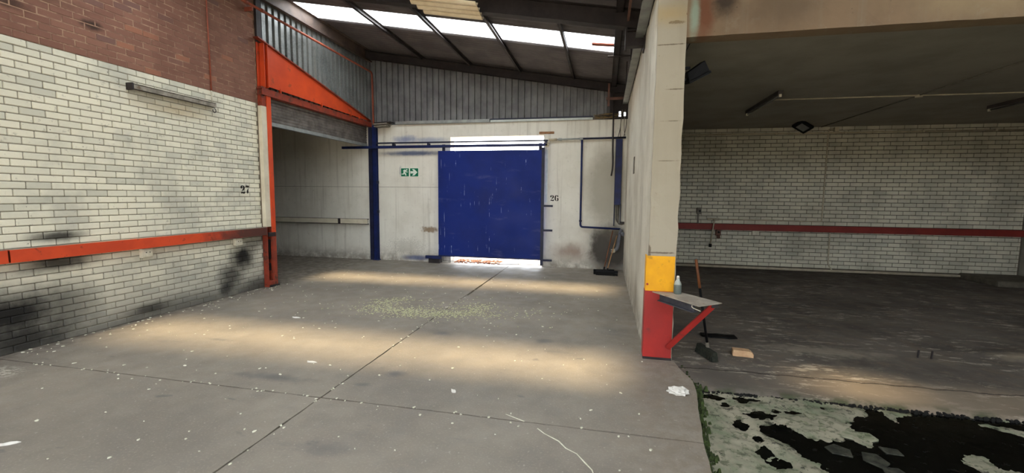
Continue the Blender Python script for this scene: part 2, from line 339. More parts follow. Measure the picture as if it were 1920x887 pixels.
M['flake'] = simple('pale_flakes', s(226, 224, 206), s(198, 196, 172), 30, 0.8)
M['husk'] = simple('greenish_flakes', s(200, 200, 168), s(158, 156, 118), 40, 0.85)
M['paint_black'] = simple('black_stencil_paint', s(24, 20, 16), s(34, 28, 22), 20, 0.7)
M['sign_green'] = simple('sign_green', s(10, 112, 78), s(8, 102, 72), 4, 0.4)
M['sign_white'] = simple('sign_white', s(226, 236, 222), s(214, 226, 212), 4, 0.4)
M['litter'] = simple('rust_brown_litter', s(176, 120, 84), s(120, 74, 52), 30, 0.9)
M['exposed_brick'] = simple('exposed_brown_brick', s(158, 118, 84), s(126, 92, 66), 14, 0.9, bump=0.4)
M['cable'] = simple('dark_cable', s(36, 34, 34), s(28, 26, 26), 9, 0.6)
M['straw'] = simple('dry_grass', s(132, 112, 76), s(100, 84, 58), 9, 0.9)

# ------------------------------------------------------------------ helpers: geometry
class MB:
    def __init__(self): self.v = []; self.f = []
    def poly(self, pts):
        i = len(self.v); self.v += [tuple(p) for p in pts]; self.f.append(tuple(range(i, i + len(pts)))); return self
    def box(self, a, b):
        x0, y0, z0 = a; x1, y1, z1 = b; i = len(self.v)
        self.v += [(x0,y0,z0),(x1,y0,z0),(x1,y1,z0),(x0,y1,z0),(x0,y0,z1),(x1,y0,z1),(x1,y1,z1),(x0,y1,z1)]
        self.f += [tuple(i + q for q in t) for t in ((0,3,2,1),(4,5,6,7),(0,1,5,4),(1,2,6,5),(2,3,7,6),(3,0,4,7))]; return self
    def hexa(self, lo, hi):                       # two matching rings of points
        i = len(self.v); n = len(lo); self.v += [tuple(p) for p in lo] + [tuple(p) for p in hi]
        self.f.append(tuple(i + q for q in reversed(range(n)))); self.f.append(tuple(i + n + q for q in range(n)))
        self.f += [(i + q, i + (q + 1) % n, i + n + (q + 1) % n, i + n + q) for q in range(n)]; return self
    def bar(self, a, b, w, h, up=(0, 0, 1)):      # rectangular bar from a to b
        a = Vector(a); b = Vector(b); d = (b - a).normalized(); up = Vector(up)
        sd = d.cross(up).normalized(); u = sd.cross(d).normalized()
        ring = lambda p: [p + sd * w/2 * q[0] + u * h/2 * q[1] for q in ((-1,-1),(1,-1),(1,1),(-1,1))]
        return self.hexa(ring(a), ring(b))
    def tube(self, pts, r, n=10, cap=True, r2=None):
        pts = [Vector(p) for p in pts]; i0 = len(self.v); m = len(pts); prev = None
        for j, p in enumerate(pts):
            d = (pts[min(j + 1, m - 1)] - pts[max(j - 1, 0)]).normalized()
            ref = prev if prev is not None else (Vector((0, 0, 1)) if abs(d.z) < 0.9 else Vector((1, 0, 0)))
            sd = (ref - d * ref.dot(d)).normalized(); prev = sd; u = d.cross(sd)
            rr = r if r2 is None else r + (r2 - r) * j / (m - 1)
            self.v += [tuple(p + (sd * math.cos(t) + u * math.sin(t)) * rr) for t in [2 * math.pi * q / n for q in range(n)]]
        for j in range(m - 1):
            for q in range(n):
                a = i0 + j * n + q; b = i0 + j * n + (q + 1) % n
                self.f.append((a, b, b + n, a + n))
        if cap:
            self.f.append(tuple(i0 + q for q in reversed(range(n)))); self.f.append(tuple(i0 + (m - 1) * n + q for q in range(n)))
        return self
    def lathe(self, c, prof, n=16):               # prof: (r, z)
        i0 = len(self.v); m = len(prof)
        for r, z in prof:
            self.v += [(c[0] + r * math.cos(2*math.pi*q/n), c[1] + r * math.sin(2*math.pi*q/n), c[2] + z) for q in range(n)]
        for j in range(m - 1):
            for q in range(n):
                a = i0 + j*n + q; b = i0 + j*n + (q+1) % n; self.f.append((a, b, b+n, a+n))
        self.f.append(tuple(i0 + q for q in reversed(range(n)))); self.f.append(tuple(i0 + (m-1)*n + q for q in range(n))); return self
    def prism(self, pts, fn, t):                  # 2-D outline -> fn(u, v, depth)
        return self.hexa([fn(u, v, 0) for u, v in pts], [fn(u, v, t) for u, v in pts])
    def build(self, name, mat, parent=None, bevel=0.0, smooth=False, kind=None):
        me = bpy.data.meshes.new(name); off = Vector((0, 0, 0)); pp = parent
        while pp: off += Vector(pp.location); pp = pp.parent
        me.from_pydata([tuple(Vector(p) - off) for p in self.v], [], self.f)
        bm = bmesh.new(); bm.from_mesh(me); bmesh.ops.recalc_face_normals(bm, faces=bm.faces); bm.to_mesh(me); bm.free()
        if smooth: me.polygons.foreach_set('use_smooth', [True] * len(me.polygons))
        me.materials.append(M[mat] if isinstance(mat, str) else mat)
        o = bpy.data.objects.new(name, me); col.objects.link(o)
        if parent: o.parent = parent
        if bevel:
            b = o.modifiers.new('bevel', 'BEVEL'); b.width = bevel; b.segments = 2; b.limit_method = 'ANGLE'
        if kind: o['kind'] = kind
        return o

def arc_path(pts, r=0.06, n=5):                   # round the corners of a polyline
    pts = [Vector(p) for p in pts]; out = [pts[0]]
    for a, b, c in zip(pts, pts[1:], pts[2:]):
        p = b + (a - b).normalized() * min(r, (a-b).length/2); q = b + (c - b).normalized() * min(r, (c-b).length/2)
        for i in range(n + 1):
            t = i / n; out.append(p * (1-t)**2 + b * 2*t*(1-t) + q * t*t)
    out.append(pts[-1]); return out

def tag(o, label, cat, group=None):
    o['label'] = label; o['category'] = cat
    if group: o['group'] = group
    return o
def thing(name, loc, label, cat, group=None):
    o = bpy.data.objects.new(name, None); o.location = loc; o.empty_display_size = 0.1; col.objects.link(o)
    return tag(o, label, cat, group)
def struct(o): o['kind'] = 'structure'; return o
def one(mb, name, mat, label, cat, group=None, **kw):   # a thing that is a single mesh
    return tag(mb.build(name, mat, None, **kw), label, cat, group)

# ------------------------------------------------------------------ STRUCTURE: floors
def jag(a, b, step=0.09, amp=0.006, seed=0):
    a = Vector(a); b = Vector(b); n = max(1, int((b - a).length / step)); q = random.Random(seed)
    d = (b - a).normalized(); nrm = Vector((-d.y, d.x))
    return [a + (b - a) * i / n + (nrm * q.uniform(-amp, amp) if i else Vector((0, 0))) for i in range(n)]
def slab_outline(corners, seed, amp=0.006):
    out = []
    for i, c in enumerate(corners): out += jag(c, corners[(i + 1) % len(corners)], 0.09, amp, seed * 17 + i)
    return out

floor = struct(MB().box((-6.4, -4, -0.30), (0.72, 11.3, -0.03)).build('floor', 'joint'))
EDGE = [(0.80, 4.93), (0.83, 4.72), (0.905, 4.42), (0.895, 4.2), (0.83, 3.75), (0.775, 3.3), (0.745, 2.95), (0.72, 2.4), (0.74, 1.5), (0.70, -4)]
G = 0.0075
slabs = [([(-6.4, -4), (-2.42 - G, -4), (-2.42 - G, 3.275 - G), (-6.4, 3.275 - G)]),
         ([(-6.4, 3.275 + G), (-2.42 - G, 3.275 + G), (-2.42 - G, 7.42 - G/2), (-6.4, 7.42 - G/2)]),
         ([(-6.4, 7.42 + G/2), (-2.41 - G, 7.42 + G/2), (-2.38 - G/2, 11.25), (-6.4, 11.25)]),
         ([(-2.38 + G/2, 7.42 + G/2), (0.5, 7.26 + G/2), (0.5, 11.25), (-2.38 + G/2, 11.25)]),
         ([(-2.42 + G, 3.275 + G), (0.77, 3.275 + G)] + [e for e in reversed(EDGE[:5])] + [(0.5, 4.97), (0.5, 7.26 - G/2), (-2.42 + G, 7.42 - G/2)]),
         ([(-2.42 + G, -4), (0.70, -4), (0.74, 1.5), (0.72, 2.4), (0.745, 2.95), (0.768, 3.275 - G), (-2.42 + G, 3.275 - G)])]
for i, sl in enumerate(slabs):
    o = slab_outline(sl, i, 0.004)
    MB().hexa([(p[0], p[1], -0.16) for p in o], [(p[0], p[1], 0) for p in o]).build('slab', 'floor', floor)
# side room floor continues through the roller door
struct(MB().box((-11, 4, -0.3), (-6.4, 11.3, 0)).build('floor_side_room', 'floor'))
# bay floor: level behind y = 4.9, ramp down to the trough
random.seed(3)
def heightgrid(x0, x1, y0, y1, nx, ny, fn):
    m = MB()
    for j in range(ny + 1):
        for i in range(nx + 1):
            x = x0 + (x1 - x0) * i / nx; y = y0 + (y1 - y0) * j / ny; m.v.append((x, y, fn(x, y)))
    m.f = [(j*(nx+1)+i, j*(nx+1)+i+1, (j+1)*(nx+1)+i+1, (j+1)*(nx+1)+i) for j in range(ny) for i in range(nx)]
    return m
def bay_h(x, y):
    n = mnoise.fractal(Vector((x * 1.3, y * 1.3, 0)), 0.8, 2, 4) * 0.006
    z = -0.006 + n
    if y < 4.9: z -= 0.045 * ((4.9 - y) / 0.55) ** 1.2
    if y < 4.40: z -= (4.40 - y) * 0.9
    d = ((x - 4.95) / 0.75) ** 2 + ((y - 6.05) / 0.22) ** 2
    if d < 1: z += 0.035 * (1 - d) ** 0.6
    return z
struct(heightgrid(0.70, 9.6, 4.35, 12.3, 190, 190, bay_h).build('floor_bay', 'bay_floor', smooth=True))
# trough with stagnant water; the shore follows the bed's own relief
POOL = [[(2.393,4.42),(2.431,4.363),(2.494,4.342),(2.49,4.205),(2.765,4.336),(3.03,4.399),(3.165,4.235),(3.347,4.1),(3.9,3.9),(4.4,3.3),(4.0,2.9),(2.911,3.2),(2.911,3.535),(2.766,3.545),(2.775,3.684),(2.666,3.695),(2.591,3.618),(2.581,3.503),(2.624,3.4),(2.4,3.0),(1.5,2.95),(1.588,3.232),(1.53,3.374),(1.446,3.475),(1.384,3.59),(1.296,3.653),(1.307,3.772),(1.443,3.88),(1.531,3.885),(1.589,3.778),(1.641,3.705),(1.764,3.651),(1.938,3.746),(2.031,3.674),(2.179,3.857),(2.014,3.848),(2.064,3.978),(2.084,4.078),(2.282,4.19)],
        [(2.16,4.36),(2.7,4.33),(3.25,4.25),(3.6,4.2),(4.6,4.1),(4.6,4.36),(3.5,4.37),(2.7,4.42),(2.16,4.42)]]  # this outline shapes the dark shadow along the ramp edge as pool
for cx, cy, rx, ry in [(1.394,3.999,.13,.06),(1.162,3.768,.07,.10),(1.308,4.287,.16,.05),(1.055,4.267,.14,.05),(1.231,3.413,.05,.06),(1.283,3.271,.08,.06),(1.138,4.133,.05,.06),(1.676,4.116,.07,.03),(1.55,4.104,.05,.03),(1.991,4.26,.03,.03),(1.22,3.60,.05,.05)]:
    POOL.append([(cx + rx*math.cos(t), cy + ry*math.sin(t)) for t in [q*math.pi/5 for q in range(10)]])
NX, NY, TX0, TX1, TY0, TY1 = 300, 210, 0.66, 5.2, 1.4, 4.44
gx, gy = np.meshgrid(np.linspace(TX0, TX1, NX + 1), np.linspace(TY0, TY1, NY + 1))
sd = np.full(gx.shape, 9.0)
for P in POOL:
    dmin = np.full(gx.shape, 9.0); ins = np.zeros(gx.shape, bool)
    for (ax, ay), (bx, by) in zip(P, P[1:] + P[:1]):
        ex, ey = bx - ax, by - ay; t = np.clip(((gx-ax)*ex + (gy-ay)*ey) / (ex*ex + ey*ey + 1e-12), 0, 1)
        dmin = np.minimum(dmin, np.hypot(gx - ax - t*ex, gy - ay - t*ey))
        cr = ((ay > gy) != (by > gy)); ins ^= cr & (gx < ex * (gy - ay) / (ey if abs(ey) > 1e-9 else 1e-9) + ax)
    sd = np.minimum(sd, np.where(ins, -dmin, dmin))
WL = -0.082
m = MB()
for j in range(NY + 1):
    for i in range(NX + 1):
        x, y = gx[j, i], gy[j, i]
        n = mnoise.fractal(Vector((x*7, y*7, 2)), 0.6, 2.1, 6) * 0.010
        m.v.append((x, y, WL + max(-0.012, min(0.014, sd[j, i] * 0.16)) + n + 0.001))
m.f = [(j*(NX+1)+i, j*(NX+1)+i+1, (j+1)*(NX+1)+i+1, (j+1)*(NX+1)+i) for j in range(NY) for i in range(NX)]
struct(m.build('floor_trough', 'trough', smooth=True))
struct(MB().box((0.7, -4, -0.3), (9.6, 1.45, -0.07)).build('floor_front', 'trough'))
struct(MB().box((5.15, 1.4, -0.3), (9.6, 4.4, -0.07)).build('floor_front_side', 'trough'))
one(MB().box((0.75, 1.42, WL - 0.02), (5.16, 4.42, WL)), 'stagnant_water', 'water', 'black stagnant water pooled in the mossy trough at right', 'water')
# outdoor yard
struct(MB().box((-60, -80, -0.5), (60, -4, -0.06)).build('ground_front_yard', 'yard'))
struct(MB().box((-60, 11.3, -0.5), (0.5, 80, -0.005)).build('ground_back_yard', 'yard'))
struct(MB().box((0.5, 12.4, -0.5), (60, 80, -0.005)).build('ground_back_yard_side', 'yard'))

# ------------------------------------------------------------------ STRUCTURE: left brick wall
cam_p = Vector((0, 0, CAM_H))
def project_area(c, n):
    d = c - cam_p; depth = d.dot(fwd); px = 960 + 812 * d.dot(r1) / depth; py = 443.5 - 812 * d.dot(u1) / depth
    if depth < 0.2 or not (-20 < px < 1940 and -20 < py < 907): return -1 / max(d.length, .1)
    return abs(d.normalized().dot(n)) / depth ** 2
def brick_mesh(name, dims, mat, bev=0.006):
    bm = bmesh.new(); bmesh.ops.create_cube(bm, size=1); bmesh.ops.scale(bm, vec=dims, verts=bm.verts)
    bmesh.ops.bevel(bm, geom=[e for e in bm.edges], offset=bev, segments=1, affect='EDGES')
    me = bpy.data.meshes.new(name); bm.to_mesh(me); bm.free(); me.materials.append(mat); return me
def brick_wall(parent, axis, plane, u_range, z_range, pitch_, course, origin, joint, pick, normal, skip=None, limit=300):
    bricks = []; depth = 0.03; row = int(round(z_range[0] / course)); q = random.Random(5)
    while row * course < z_range[1] - 0.02:
        par = 0.5 * (row % 2); ccol = math.floor((u_range[0] - origin) / pitch_ + par)
        while True:
            a = origin + (ccol - par) * pitch_; b = a + pitch_; ccol += 1
            if a > u_range[1] - 0.02: break
            a = max(a, u_range[0]); b = min(b, u_range[1])
            if b - a < 0.04: continue
            z = (row + 0.5) * course; u = (a + b) / 2
            c = Vector((plane, u, z)) if axis == 1 else Vector((u, plane, z))
            if skip and skip(u, z): continue
            bricks.append((c, b - a - joint * (0.55 if pick(z) == 'red_brick' else 0.75), pick(z)))
        row += 1
    bricks.sort(key=lambda t: -project_area(t[0], normal))
    cache = {}; rest = {}
    for i, (c, ln, mt) in enumerate(bricks):
        h = course - (joint * 0.6 if mt == 'red_brick' else joint); c = c + normal * q.uniform(-0.0015, 0.0025)
        dims = (depth, ln, h) if axis == 1 else (ln, depth, h)
        if i < limit:
            key = (round(ln, 3), mt)
            if key not in cache: cache[key] = brick_mesh('brick', dims, M[mt])
            o = bpy.data.objects.new('brick', cache[key]); o.location = c; o.parent = parent; col.objects.link(o)
        else:
            mb = rest.setdefault(mt, MB()); n = normal; e = 0.005
            d2 = Vector(dims) / 2
            # front face with a small chamfer, sides running back into the mortar
            if axis == 1: U = Vector((0, 1, 0)); du = d2.y
            else: U = Vector((1, 0, 0)); du = d2.x
            Z = Vector((0, 0, 1)); dz = d2.z; nd = depth / 2
            ring = lambda su, off: [c + U*sx*(du - su) + Z*sz*(dz - su) + n*off for sx, sz in ((-1,-1),(1,-1),(1,1),(-1,1))]
            i0 = len(mb.v); mb.v += [tuple(p) for p in ring(0, -nd) + ring(0, nd - e) + ring(e, nd)]
            for lv in (0, 4):
                mb.f += [(i0+lv+t, i0+lv+(t+1) % 4, i0+lv+4+(t+1) % 4, i0+lv+4+t) for t in range(4)]
            mb.f.append((i0+8, i0+9, i0+10, i0+11))
    for mt, mb in rest.items(): mb.build('brickwork', mt, parent, kind='stuff')

wl = struct(MB().box((-6.7, -4, -0.1), (-6.409, 7.12, 5.8)).build('wall_left', 'mortar'))
MB().box((-6.5, -4, 3.488), (-6.4015, 7.12, 5.8)).build('upper_mortar', 'mortar', wl)
brick_wall(wl, 1, -6.415, (2.0, 7.10), (0, 5.7), LP, LC, LO, 0.010, lambda z: 'white_brick' if z < 3.486 else 'red_brick', Vector((1, 0, 0)))
# bay back wall
wb = struct(MB().box((0.8, 12.062, -0.1), (9.36, 12.4, 3.7)).build('wall_bay_back', 'bay_mortar'))
brick_wall(wb, 0, 12.065, (0.85, 9.33), (0.0965, 3.6), BP, BC, BO, 0.012, lambda z: 'bay_brick', Vector((0, -1, 0)))
struct(MB().box((9.36, -4, -0.3), (9.7, 12.4, 6)).build('wall_bay_right', 'back_plain'))
struct(MB().box((8.2, 11.0, -0.02), (9.36, 12.062, 0.12)).build('trim_1', 'bay_mortar', bevel=0.03))

# ------------------------------------------------------------------ STRUCTURE: far wall with doorway
DX0, DX1, DZ = -4.02, -1.54, 3.34
wf = MB().box((-11, 11, -0.1), (DX0, 11.3, 3.69)).box((DX1, 11, -0.1), (0.5, 11.3, 3.69)).box((DX0, 11, DZ), (DX1, 11.3, 3.69))
wf = struct(wf.build('wall_far', 'far_wall'))
MB().box((-1.66, 10.985, 3.37), (-1.28, 11.01, 3.43)).build('brick', 'exposed_brick', wf, bevel=0.008)
MB().box((-11, 10.994, 2.02), (DX0, 11.002, 2.028)).build('plaster_joint', 'grey_box', wf)
# side room shell
struct(MB().box((-11.3, 4, -0.1), (-11, 11.3, 3.9)).build('wall_side_room_end', 'back_plain'))
struct(MB().box((-11, 3.7, -0.1), (-6.7, 4.0, 3.9)).build('wall_side_room_front', 'back_plain'))
struct(MB().box((-11.3, 3.7, 3.66), (-6.5, 11.3, 3.95)).build('ceiling_side_room', 'slab_ceiling'))

# ------------------------------------------------------------------ STRUCTURE: partition, lintel, bay ceiling
def rough_box(a, b, amp, step, seed):
    bm = bmesh.new(); bmesh.ops.create_cube(bm, size=1)
    d = [b[i] - a[i] for i in range(3)]
    for v in bm.verts: v.co = Vector([a[i] + (v.co[i] + 0.5) * d[i] for i in range(3)])
    for ax in range(3):
        n = int(d[ax] / step)
        es = [e for e in bm.edges if abs(abs((e.verts[0].co - e.verts[1].co).normalized()[ax]) - 1) < 1e-3]
        if n > 1: bmesh.ops.subdivide_edges(bm, edges=es, cuts=min(n, 60), use_grid_fill=True)
    for v in bm.verts:
        q = v.co * 4 + Vector((seed, 0, 0)); nn = mnoise.fractal(q, 0.8, 2, 4); n2 = mnoise.fractal(q * 2 + Vector((9, 3, 1)), 0.8, 2, 3)
        on = sum(1 for i in range(3) if min(abs(v.co[i]-a[i]), abs(v.co[i]-b[i])) < 1e-4)
        k = amp * (1.8 if on > 1 else 1.0)
        v.co.x += nn * k; v.co.y += n2 * k
    m = MB(); bm.verts.index_update(); m.v = [tuple(v.co) for v in bm.verts]; m.f = [tuple(x.index for x in f.verts) for f in bm.faces]; bm.free(); return m
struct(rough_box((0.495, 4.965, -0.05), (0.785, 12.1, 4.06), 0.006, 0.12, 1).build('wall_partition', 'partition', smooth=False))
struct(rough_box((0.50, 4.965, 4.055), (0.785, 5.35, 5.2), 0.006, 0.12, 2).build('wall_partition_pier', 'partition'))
struct(rough_box((0.78, 4.97, 3.475), (9.4, 5.17, 6.0), 0.008, 0.15, 5).build('wall_lintel', 'lintel'))
struct(MB().box((0.78, 5.15, 3.56), (9.4, 12.4, 3.75)).build('ceiling_bay', 'slab_ceiling'))
struct(MB().box((0.5, 5.34, 4.06), (0.785, 12.1, 4.5)).build('wall_partition_top', 'dark_steel'))

# ------------------------------------------------------------------ STRUCTURE: hall roof
def rz(x): return 4.6 - 0.172 * x
roof = struct(MB().box((-6.75, -4, rz(-6.4) + 0.0), (-6.46, 11.3, rz(-6.4) + 0.08)).build('ceiling', 'dark_steel'))
def corrugated(y0, y1, x0, x1, zf, pitch_=0.16, amp=0.02, per=10):
    m = MB(); n = int(round((y1 - y0) / pitch_ * per))
    for i in range(n + 1):
        y = y0 + (y1 - y0) * i / n; h = amp * math.cos(2 * math.pi * (y - y0) / pitch_)
        m.v += [(x0, y, zf(x0) + h), (x1, y, zf(x1) + h)]
    m.f = [(2*i, 2*i+1, 2*i+3, 2*i+2) for i in range(n)]; return m
y = -3.9
while y < 11.25:
    y1 = min(y + 0.8, 11.3); k = round((y + 3.9) / 0.8); sky = (k % 5 == 0)
    corrugated(y, y1 + (0 if sky else 0.0), -6.55 if not sky else -6.42, 0.52 if not sky else 0.13, lambda x: rz(x) + 0.012).build('skylight_sheet' if sky else 'roof_sheet', 'rooflight' if sky else 'roof_sheet', roof, smooth=True)
    if sky: corrugated(y, y1, 0.13, 0.52, lambda x: rz(x) + 0.012).build('roof_sheet', 'roof_sheet', roof, smooth=True)
    y += 0.8
def purlin(x, mat='grey_steel', w=0.05, d=0.10):
    z = rz(x)
    m = MB().box((x - w/2, -4, z - d), (x - w/2 + 0.008, 11.2, z - 0.002)).box((x - w/2, -4, z - d), (x + w/2, 11.2, z - d + 0.008)).box((x - w/2, -4, z - 0.012), (x + w/2, 11.2, z - 0.004)).box((x + w/2 - 0.008, -4, z - d), (x + w/2, 11.2, z - d + 0.03))
    return m.build('purlin', mat, roof)
for x in (-4.76, -3.45, -2.14, -0.82): purlin(x)
purlin(-6.34, 'eave_steel', 0.08, 0.30)
purlin(0.14, 'dark_steel', 0.11, 0.15)
def rafter(yc, mat='dark_steel', hw=0.07, depth=0.26, gap=0.10):
    m = MB(); x0, x1 = -6.45, 0.45
    def sl(y0, y1, o0, o1): m.hexa([(x0,y0,rz(x0)-o1),(x1,y0,rz(x1)-o1),(x1,y1,rz(x1)-o1),(x0,y1,rz(x0)-o1)], [(x0,y0,rz(x0)-o0),(x1,y0,rz(x1)-o0),(x1,y1,rz(x1)-o0),(x0,y1,rz(x0)-o0)])
    sl(yc-hw, yc+hw, gap, gap+0.012); sl(yc-0.005, yc+0.005, gap, gap+depth); sl(yc-hw, yc+hw, gap+depth-0.012, gap+depth)
    return m.build('rafter', mat, roof)
for yc in (6.62, 2.2, -2.2): rafter(yc)
rafter(10.9, depth=0.20, gap=0.06)
# canopy roof over the front of the bay, falling to the same valley
can = struct(MB().box((0.36, -4, 4.60), (0.9, 4.95, 4.63)).build('ceiling_front', 'dark_steel'))
cz = lambda x: 4.62 + 0.15 * (x - 0.5)
def canopy(y0, y1, x0, x1, sky=False):
    corrugated(y0, y1, x0, x1, cz).build('skylight_sheet' if sky else 'roof_sheet', 'rooflight' if sky else 'roof_sheet', can, smooth=True)
for k in range(12):
    y = -3.9 + 0.8 * k
    if k in (1, 5): canopy(y, y + 0.8, 0.5, 1.0); canopy(y, y + 0.8, 1.0, 9.0, True); canopy(y, y + 0.8, 9.0, 9.5)  # unseen full-width rooflight strips, added to light the bay from above
    elif k == 10:
        canopy(y, y + 0.48, 0.5, 9.5); canopy(y + 0.48, y + 0.8, 0.5, 2.0); canopy(y + 0.48, y + 0.8, 2.0, 2.75, True); canopy(y + 0.48, y + 0.8, 2.75, 9.5)
    else: canopy(y, min(y + 0.8, 4.96), 0.5, 9.5)
# unseen front walls behind the camera, added and sized to hold back front light
struct(MB().box((-6.7, -4.25, 2.4), (0.8, -4.0, 5.8)).build('wall_blocker_hall', 'back_plain'))
struct(MB().box((0.8, -4.25, -0.3), (9.7, -4.0, 4.1)).build('wall_blocker_bay', 'back_plain'))

# ------------------------------------------------------------------ STRUCTURE: sheet cladding (gable and above the roller door)
def ibr(u0, u1, pitch_=0.165, h=0.045):
    pts = []; u = u0
    while u < u1 - 1e-6:
        for du, hh in ((0, 0), (0.05, 0), (0.057, h), (0.146, h), (0.153, 0)):
            if u + du <= u1: pts.append((u + du, hh))
        u += pitch_
    pts.append((u1, 0)); return pts
def clad(parent, u0, u1, fn, zlo, zhi, name='cladding_sheet', mat='cladding'):
    m = MB(); pr = ibr(u0, u1)
    for u, h in pr: m.v += [fn(u, h, zlo(u)), fn(u, h, zhi(u))]
    m.f = [(2*i, 2*i+1, 2*i+3, 2*i+2) for i in range(len(pr) - 1)]
    return m.build(name, mat, parent)
gab = struct(MB().box((-6.5, 11.16, 3.62), (-0.02, 11.2, 3.76)).build('wall_gable', 'dark_steel'))
u = -6.5
while u < 0.02:
    u2 = min(u + 0.66, 0.06); clad(gab, u, u2, lambda a, h, z: (a, 11.10 - h, z), lambda a: 3.66, lambda a: rz(a) + 0.01, mat='gable_sheet'); u = u2
clr = struct(MB().box((-6.6, 7.12, 3.6), (-6.5, 11.2, 3.98)).build('wall_clerestory', 'dark_steel'))
u = 7.26
while u < 11.1:
    u2 = min(u + 0.66, 11.14); clad(clr, u, u2, lambda a, h, z: (-6.46 + h, a, z), lambda a: 3.69, lambda a: rz(-6.4) + 0.02); u = u2
MB().box((-6.5, 7.125, 3.6), (-6.42, 7.24, 4.6)).box((-6.5, 7.125, 4.6), (-6.36, 7.24, 5.72)).build('steel_post', 'dark_steel', clr)
# boarded corner above the far right, with real gaps
cor = struct(MB().box((0.06, 11.12, 3.66), (0.12, 11.16, 4.62)).build('wall_corner_boarding', 'dark_steel'))
for a, b in [((0.12, 11.12, 3.98), (0.36, 11.16, 4.62)), ((0.12, 11.12, 3.66), (0.28, 11.16, 3.78)), ((0.335, 11.12, 3.66), (0.36, 11.16, 3.98)),
             ((0.36, 11.12, 3.88), (0.52, 11.16, 4.62)), ((0.36, 11.12, 3.66), (0.40, 11.16, 3.88)), ((0.44, 11.12, 3.66), (0.52, 11.16, 3.88)), ((0.12, 11.12, 3.78), (0.28, 11.16, 3.98)), ((0.28, 11.12, 3.66), (0.335, 11.16, 3.76)), ((0.28, 11.12, 3.90), (0.335, 11.16, 3.98)), ((0.40, 11.12, 3.66), (0.44, 11.16, 3.78))]:
    MB().box(a, b).build('board', 'dark_steel', cor)
M['shard'] = simple('pale_concrete_shard', s(150, 148, 128), s(110, 116, 90), 12, 0.8, dirt=s(62, 70, 46), dlo=0.5, dhi=0.62)
M['shard_wet'] = simple('wet_concrete_shard', s(66, 66, 56), s(36, 38, 31), 14, 0.7, dirt=s(16, 17, 13), dlo=0.5, dhi=0.6)
# ------------------------------------------------------------------ bumper beams
for i, (y0, y1, lab) in enumerate([(3.425, 7.09, 'long orange steel bumper rail on the white brick wall, scuffed dark towards the roller door'),
                                   (0.2, 3.405, 'orange bumper rail end at the left edge of the picture')]):
    t = thing('bumper_rail', (-6.4, (y0 + y1) / 2, 1.02), lab, 'bumper rail', 'steel bumper rails')
    MB().box((-6.295, y0, 1.02), (-6.283, y1, 1.165)).build('web', 'bumper', t, bevel=0.003)
    MB().box((-6.399, y0, 1.153), (-6.295, y1, 1.165)).build('flange', 'bumper', t)
    MB().box((-6.399, y0, 1.02), (-6.295, y1, 1.032)).build('flange', 'bumper', t)
    for yy in (y0 + 0.02, (y0 + y1) / 2, y1 - 0.03): MB().box((-6.399, yy - 0.006, 1.032), (-6.295, yy + 0.006, 1.153)).build('stiffener', 'orange_dull', t)
t = thing('bumper_rail', (5, 12.03, 1.0), 'dark red steel bumper rail along the white brick bay wall', 'bumper rail', 'steel bumper rails')
MB().box((0.80, 11.93, 1.005), (9.35, 11.942, 1.155)).build('web', 'bay_red', t, bevel=0.003)
MB().box((0.80, 11.942, 1.143), (9.35, 12.048, 1.155)).build('flange', 'bay_red', t)
MB().box((0.80, 11.942, 1.005), (9.35, 12.048, 1.017)).build('flange', 'bay_red', t)
t = thing('bumper_rail', (-8.6, 10.98, 1.0), 'dirty white bumper rail on the wall inside the roller door', 'bumper rail', 'steel bumper rails')
MB().box((-10.9, 10.90, 1.0), (-6.42, 10.91, 1.13)).build('web', 'cream', t)
MB().box((-10.9, 10.91, 1.12), (-6.42, 10.998, 1.135)).build('flange', 'dark_steel', t)
MB().box((-10.9, 10.895, 0.985), (-6.42, 10.998, 1.0)).build('flange', 'dark_steel', t)
MB().box((-7.32, 10.885, 0.985), (-7.25, 10.90, 1.135)).build('splice_plate', 'dark_steel', t)

# ------------------------------------------------------------------ roller door with orange frame
rd = thing('roller_door', (-6.3, 9.1, 0), 'half-raised roller door in an orange steel frame with a tapered plate above', 'roller door')
MB().box((-6.40, 7.10, 1.165), (-6.385, 7.155, 3.45)).build('reveal_strip', 'tan', rd)
MB().box((-6.385, 7.10, 1.17), (-6.305, 7.225, 3.44)).build('painted_column_face', 'cream', rd, bevel=0.003)
c1 = MB().box((-6.40, 7.122, 3.44), (-6.31, 7.225, 3.80)).build('column_head', 'orange_dull', rd)
MB().tube([(-6.31, 7.16, 3.66), (-6.30, 7.16, 3.66)], 0.03, 10).build('bolt_hole', 'black', c1)
MB().box((-6.40, 7.225, 1.06), (-6.288, 7.325, 3.64)).build('guide_column', 'orange', rd, bevel=0.003)
MB().box((-6.40, 7.225, 0.0), (-6.288, 7.325, 1.06)).build('guide_column_foot', 'orange_dull', rd, bevel=0.003)
lc = MB().box((-6.40, 7.10, 0.0), (-6.385, 7.225, 1.17)).box((-6.385, 7.105, 0.0), (-6.30, 7.118, 1.17)).box((-6.385, 7.212, 0.0), (-6.30, 7.225, 1.17)).build('lower_column', 'orange_dull', rd)
MB().box((-6.375, 7.15, 0.55), (-6.315, 7.20, 0.92)).build('slot', 'black', lc)
MB().box((-6.375, 7.155, 0.32), (-6.318, 7.195, 0.46)).build('slot', 'black', lc)
MB().box((-6.345, 7.15, 0.98), (-6.275, 7.30, 1.06)).build('lock_box', 'dark_steel', lc, bevel=0.008)
MB().box((-6.40, 7.122, 0.0), (-6.255, 7.34, 0.035)).build('base_plate', 'dark_steel', rd, bevel=0.006)
MB().box((-6.36, 7.11, 0.035), (-6.27, 7.22, 0.12)).build('base_bracket', 'orange_dull', rd, bevel=0.01)
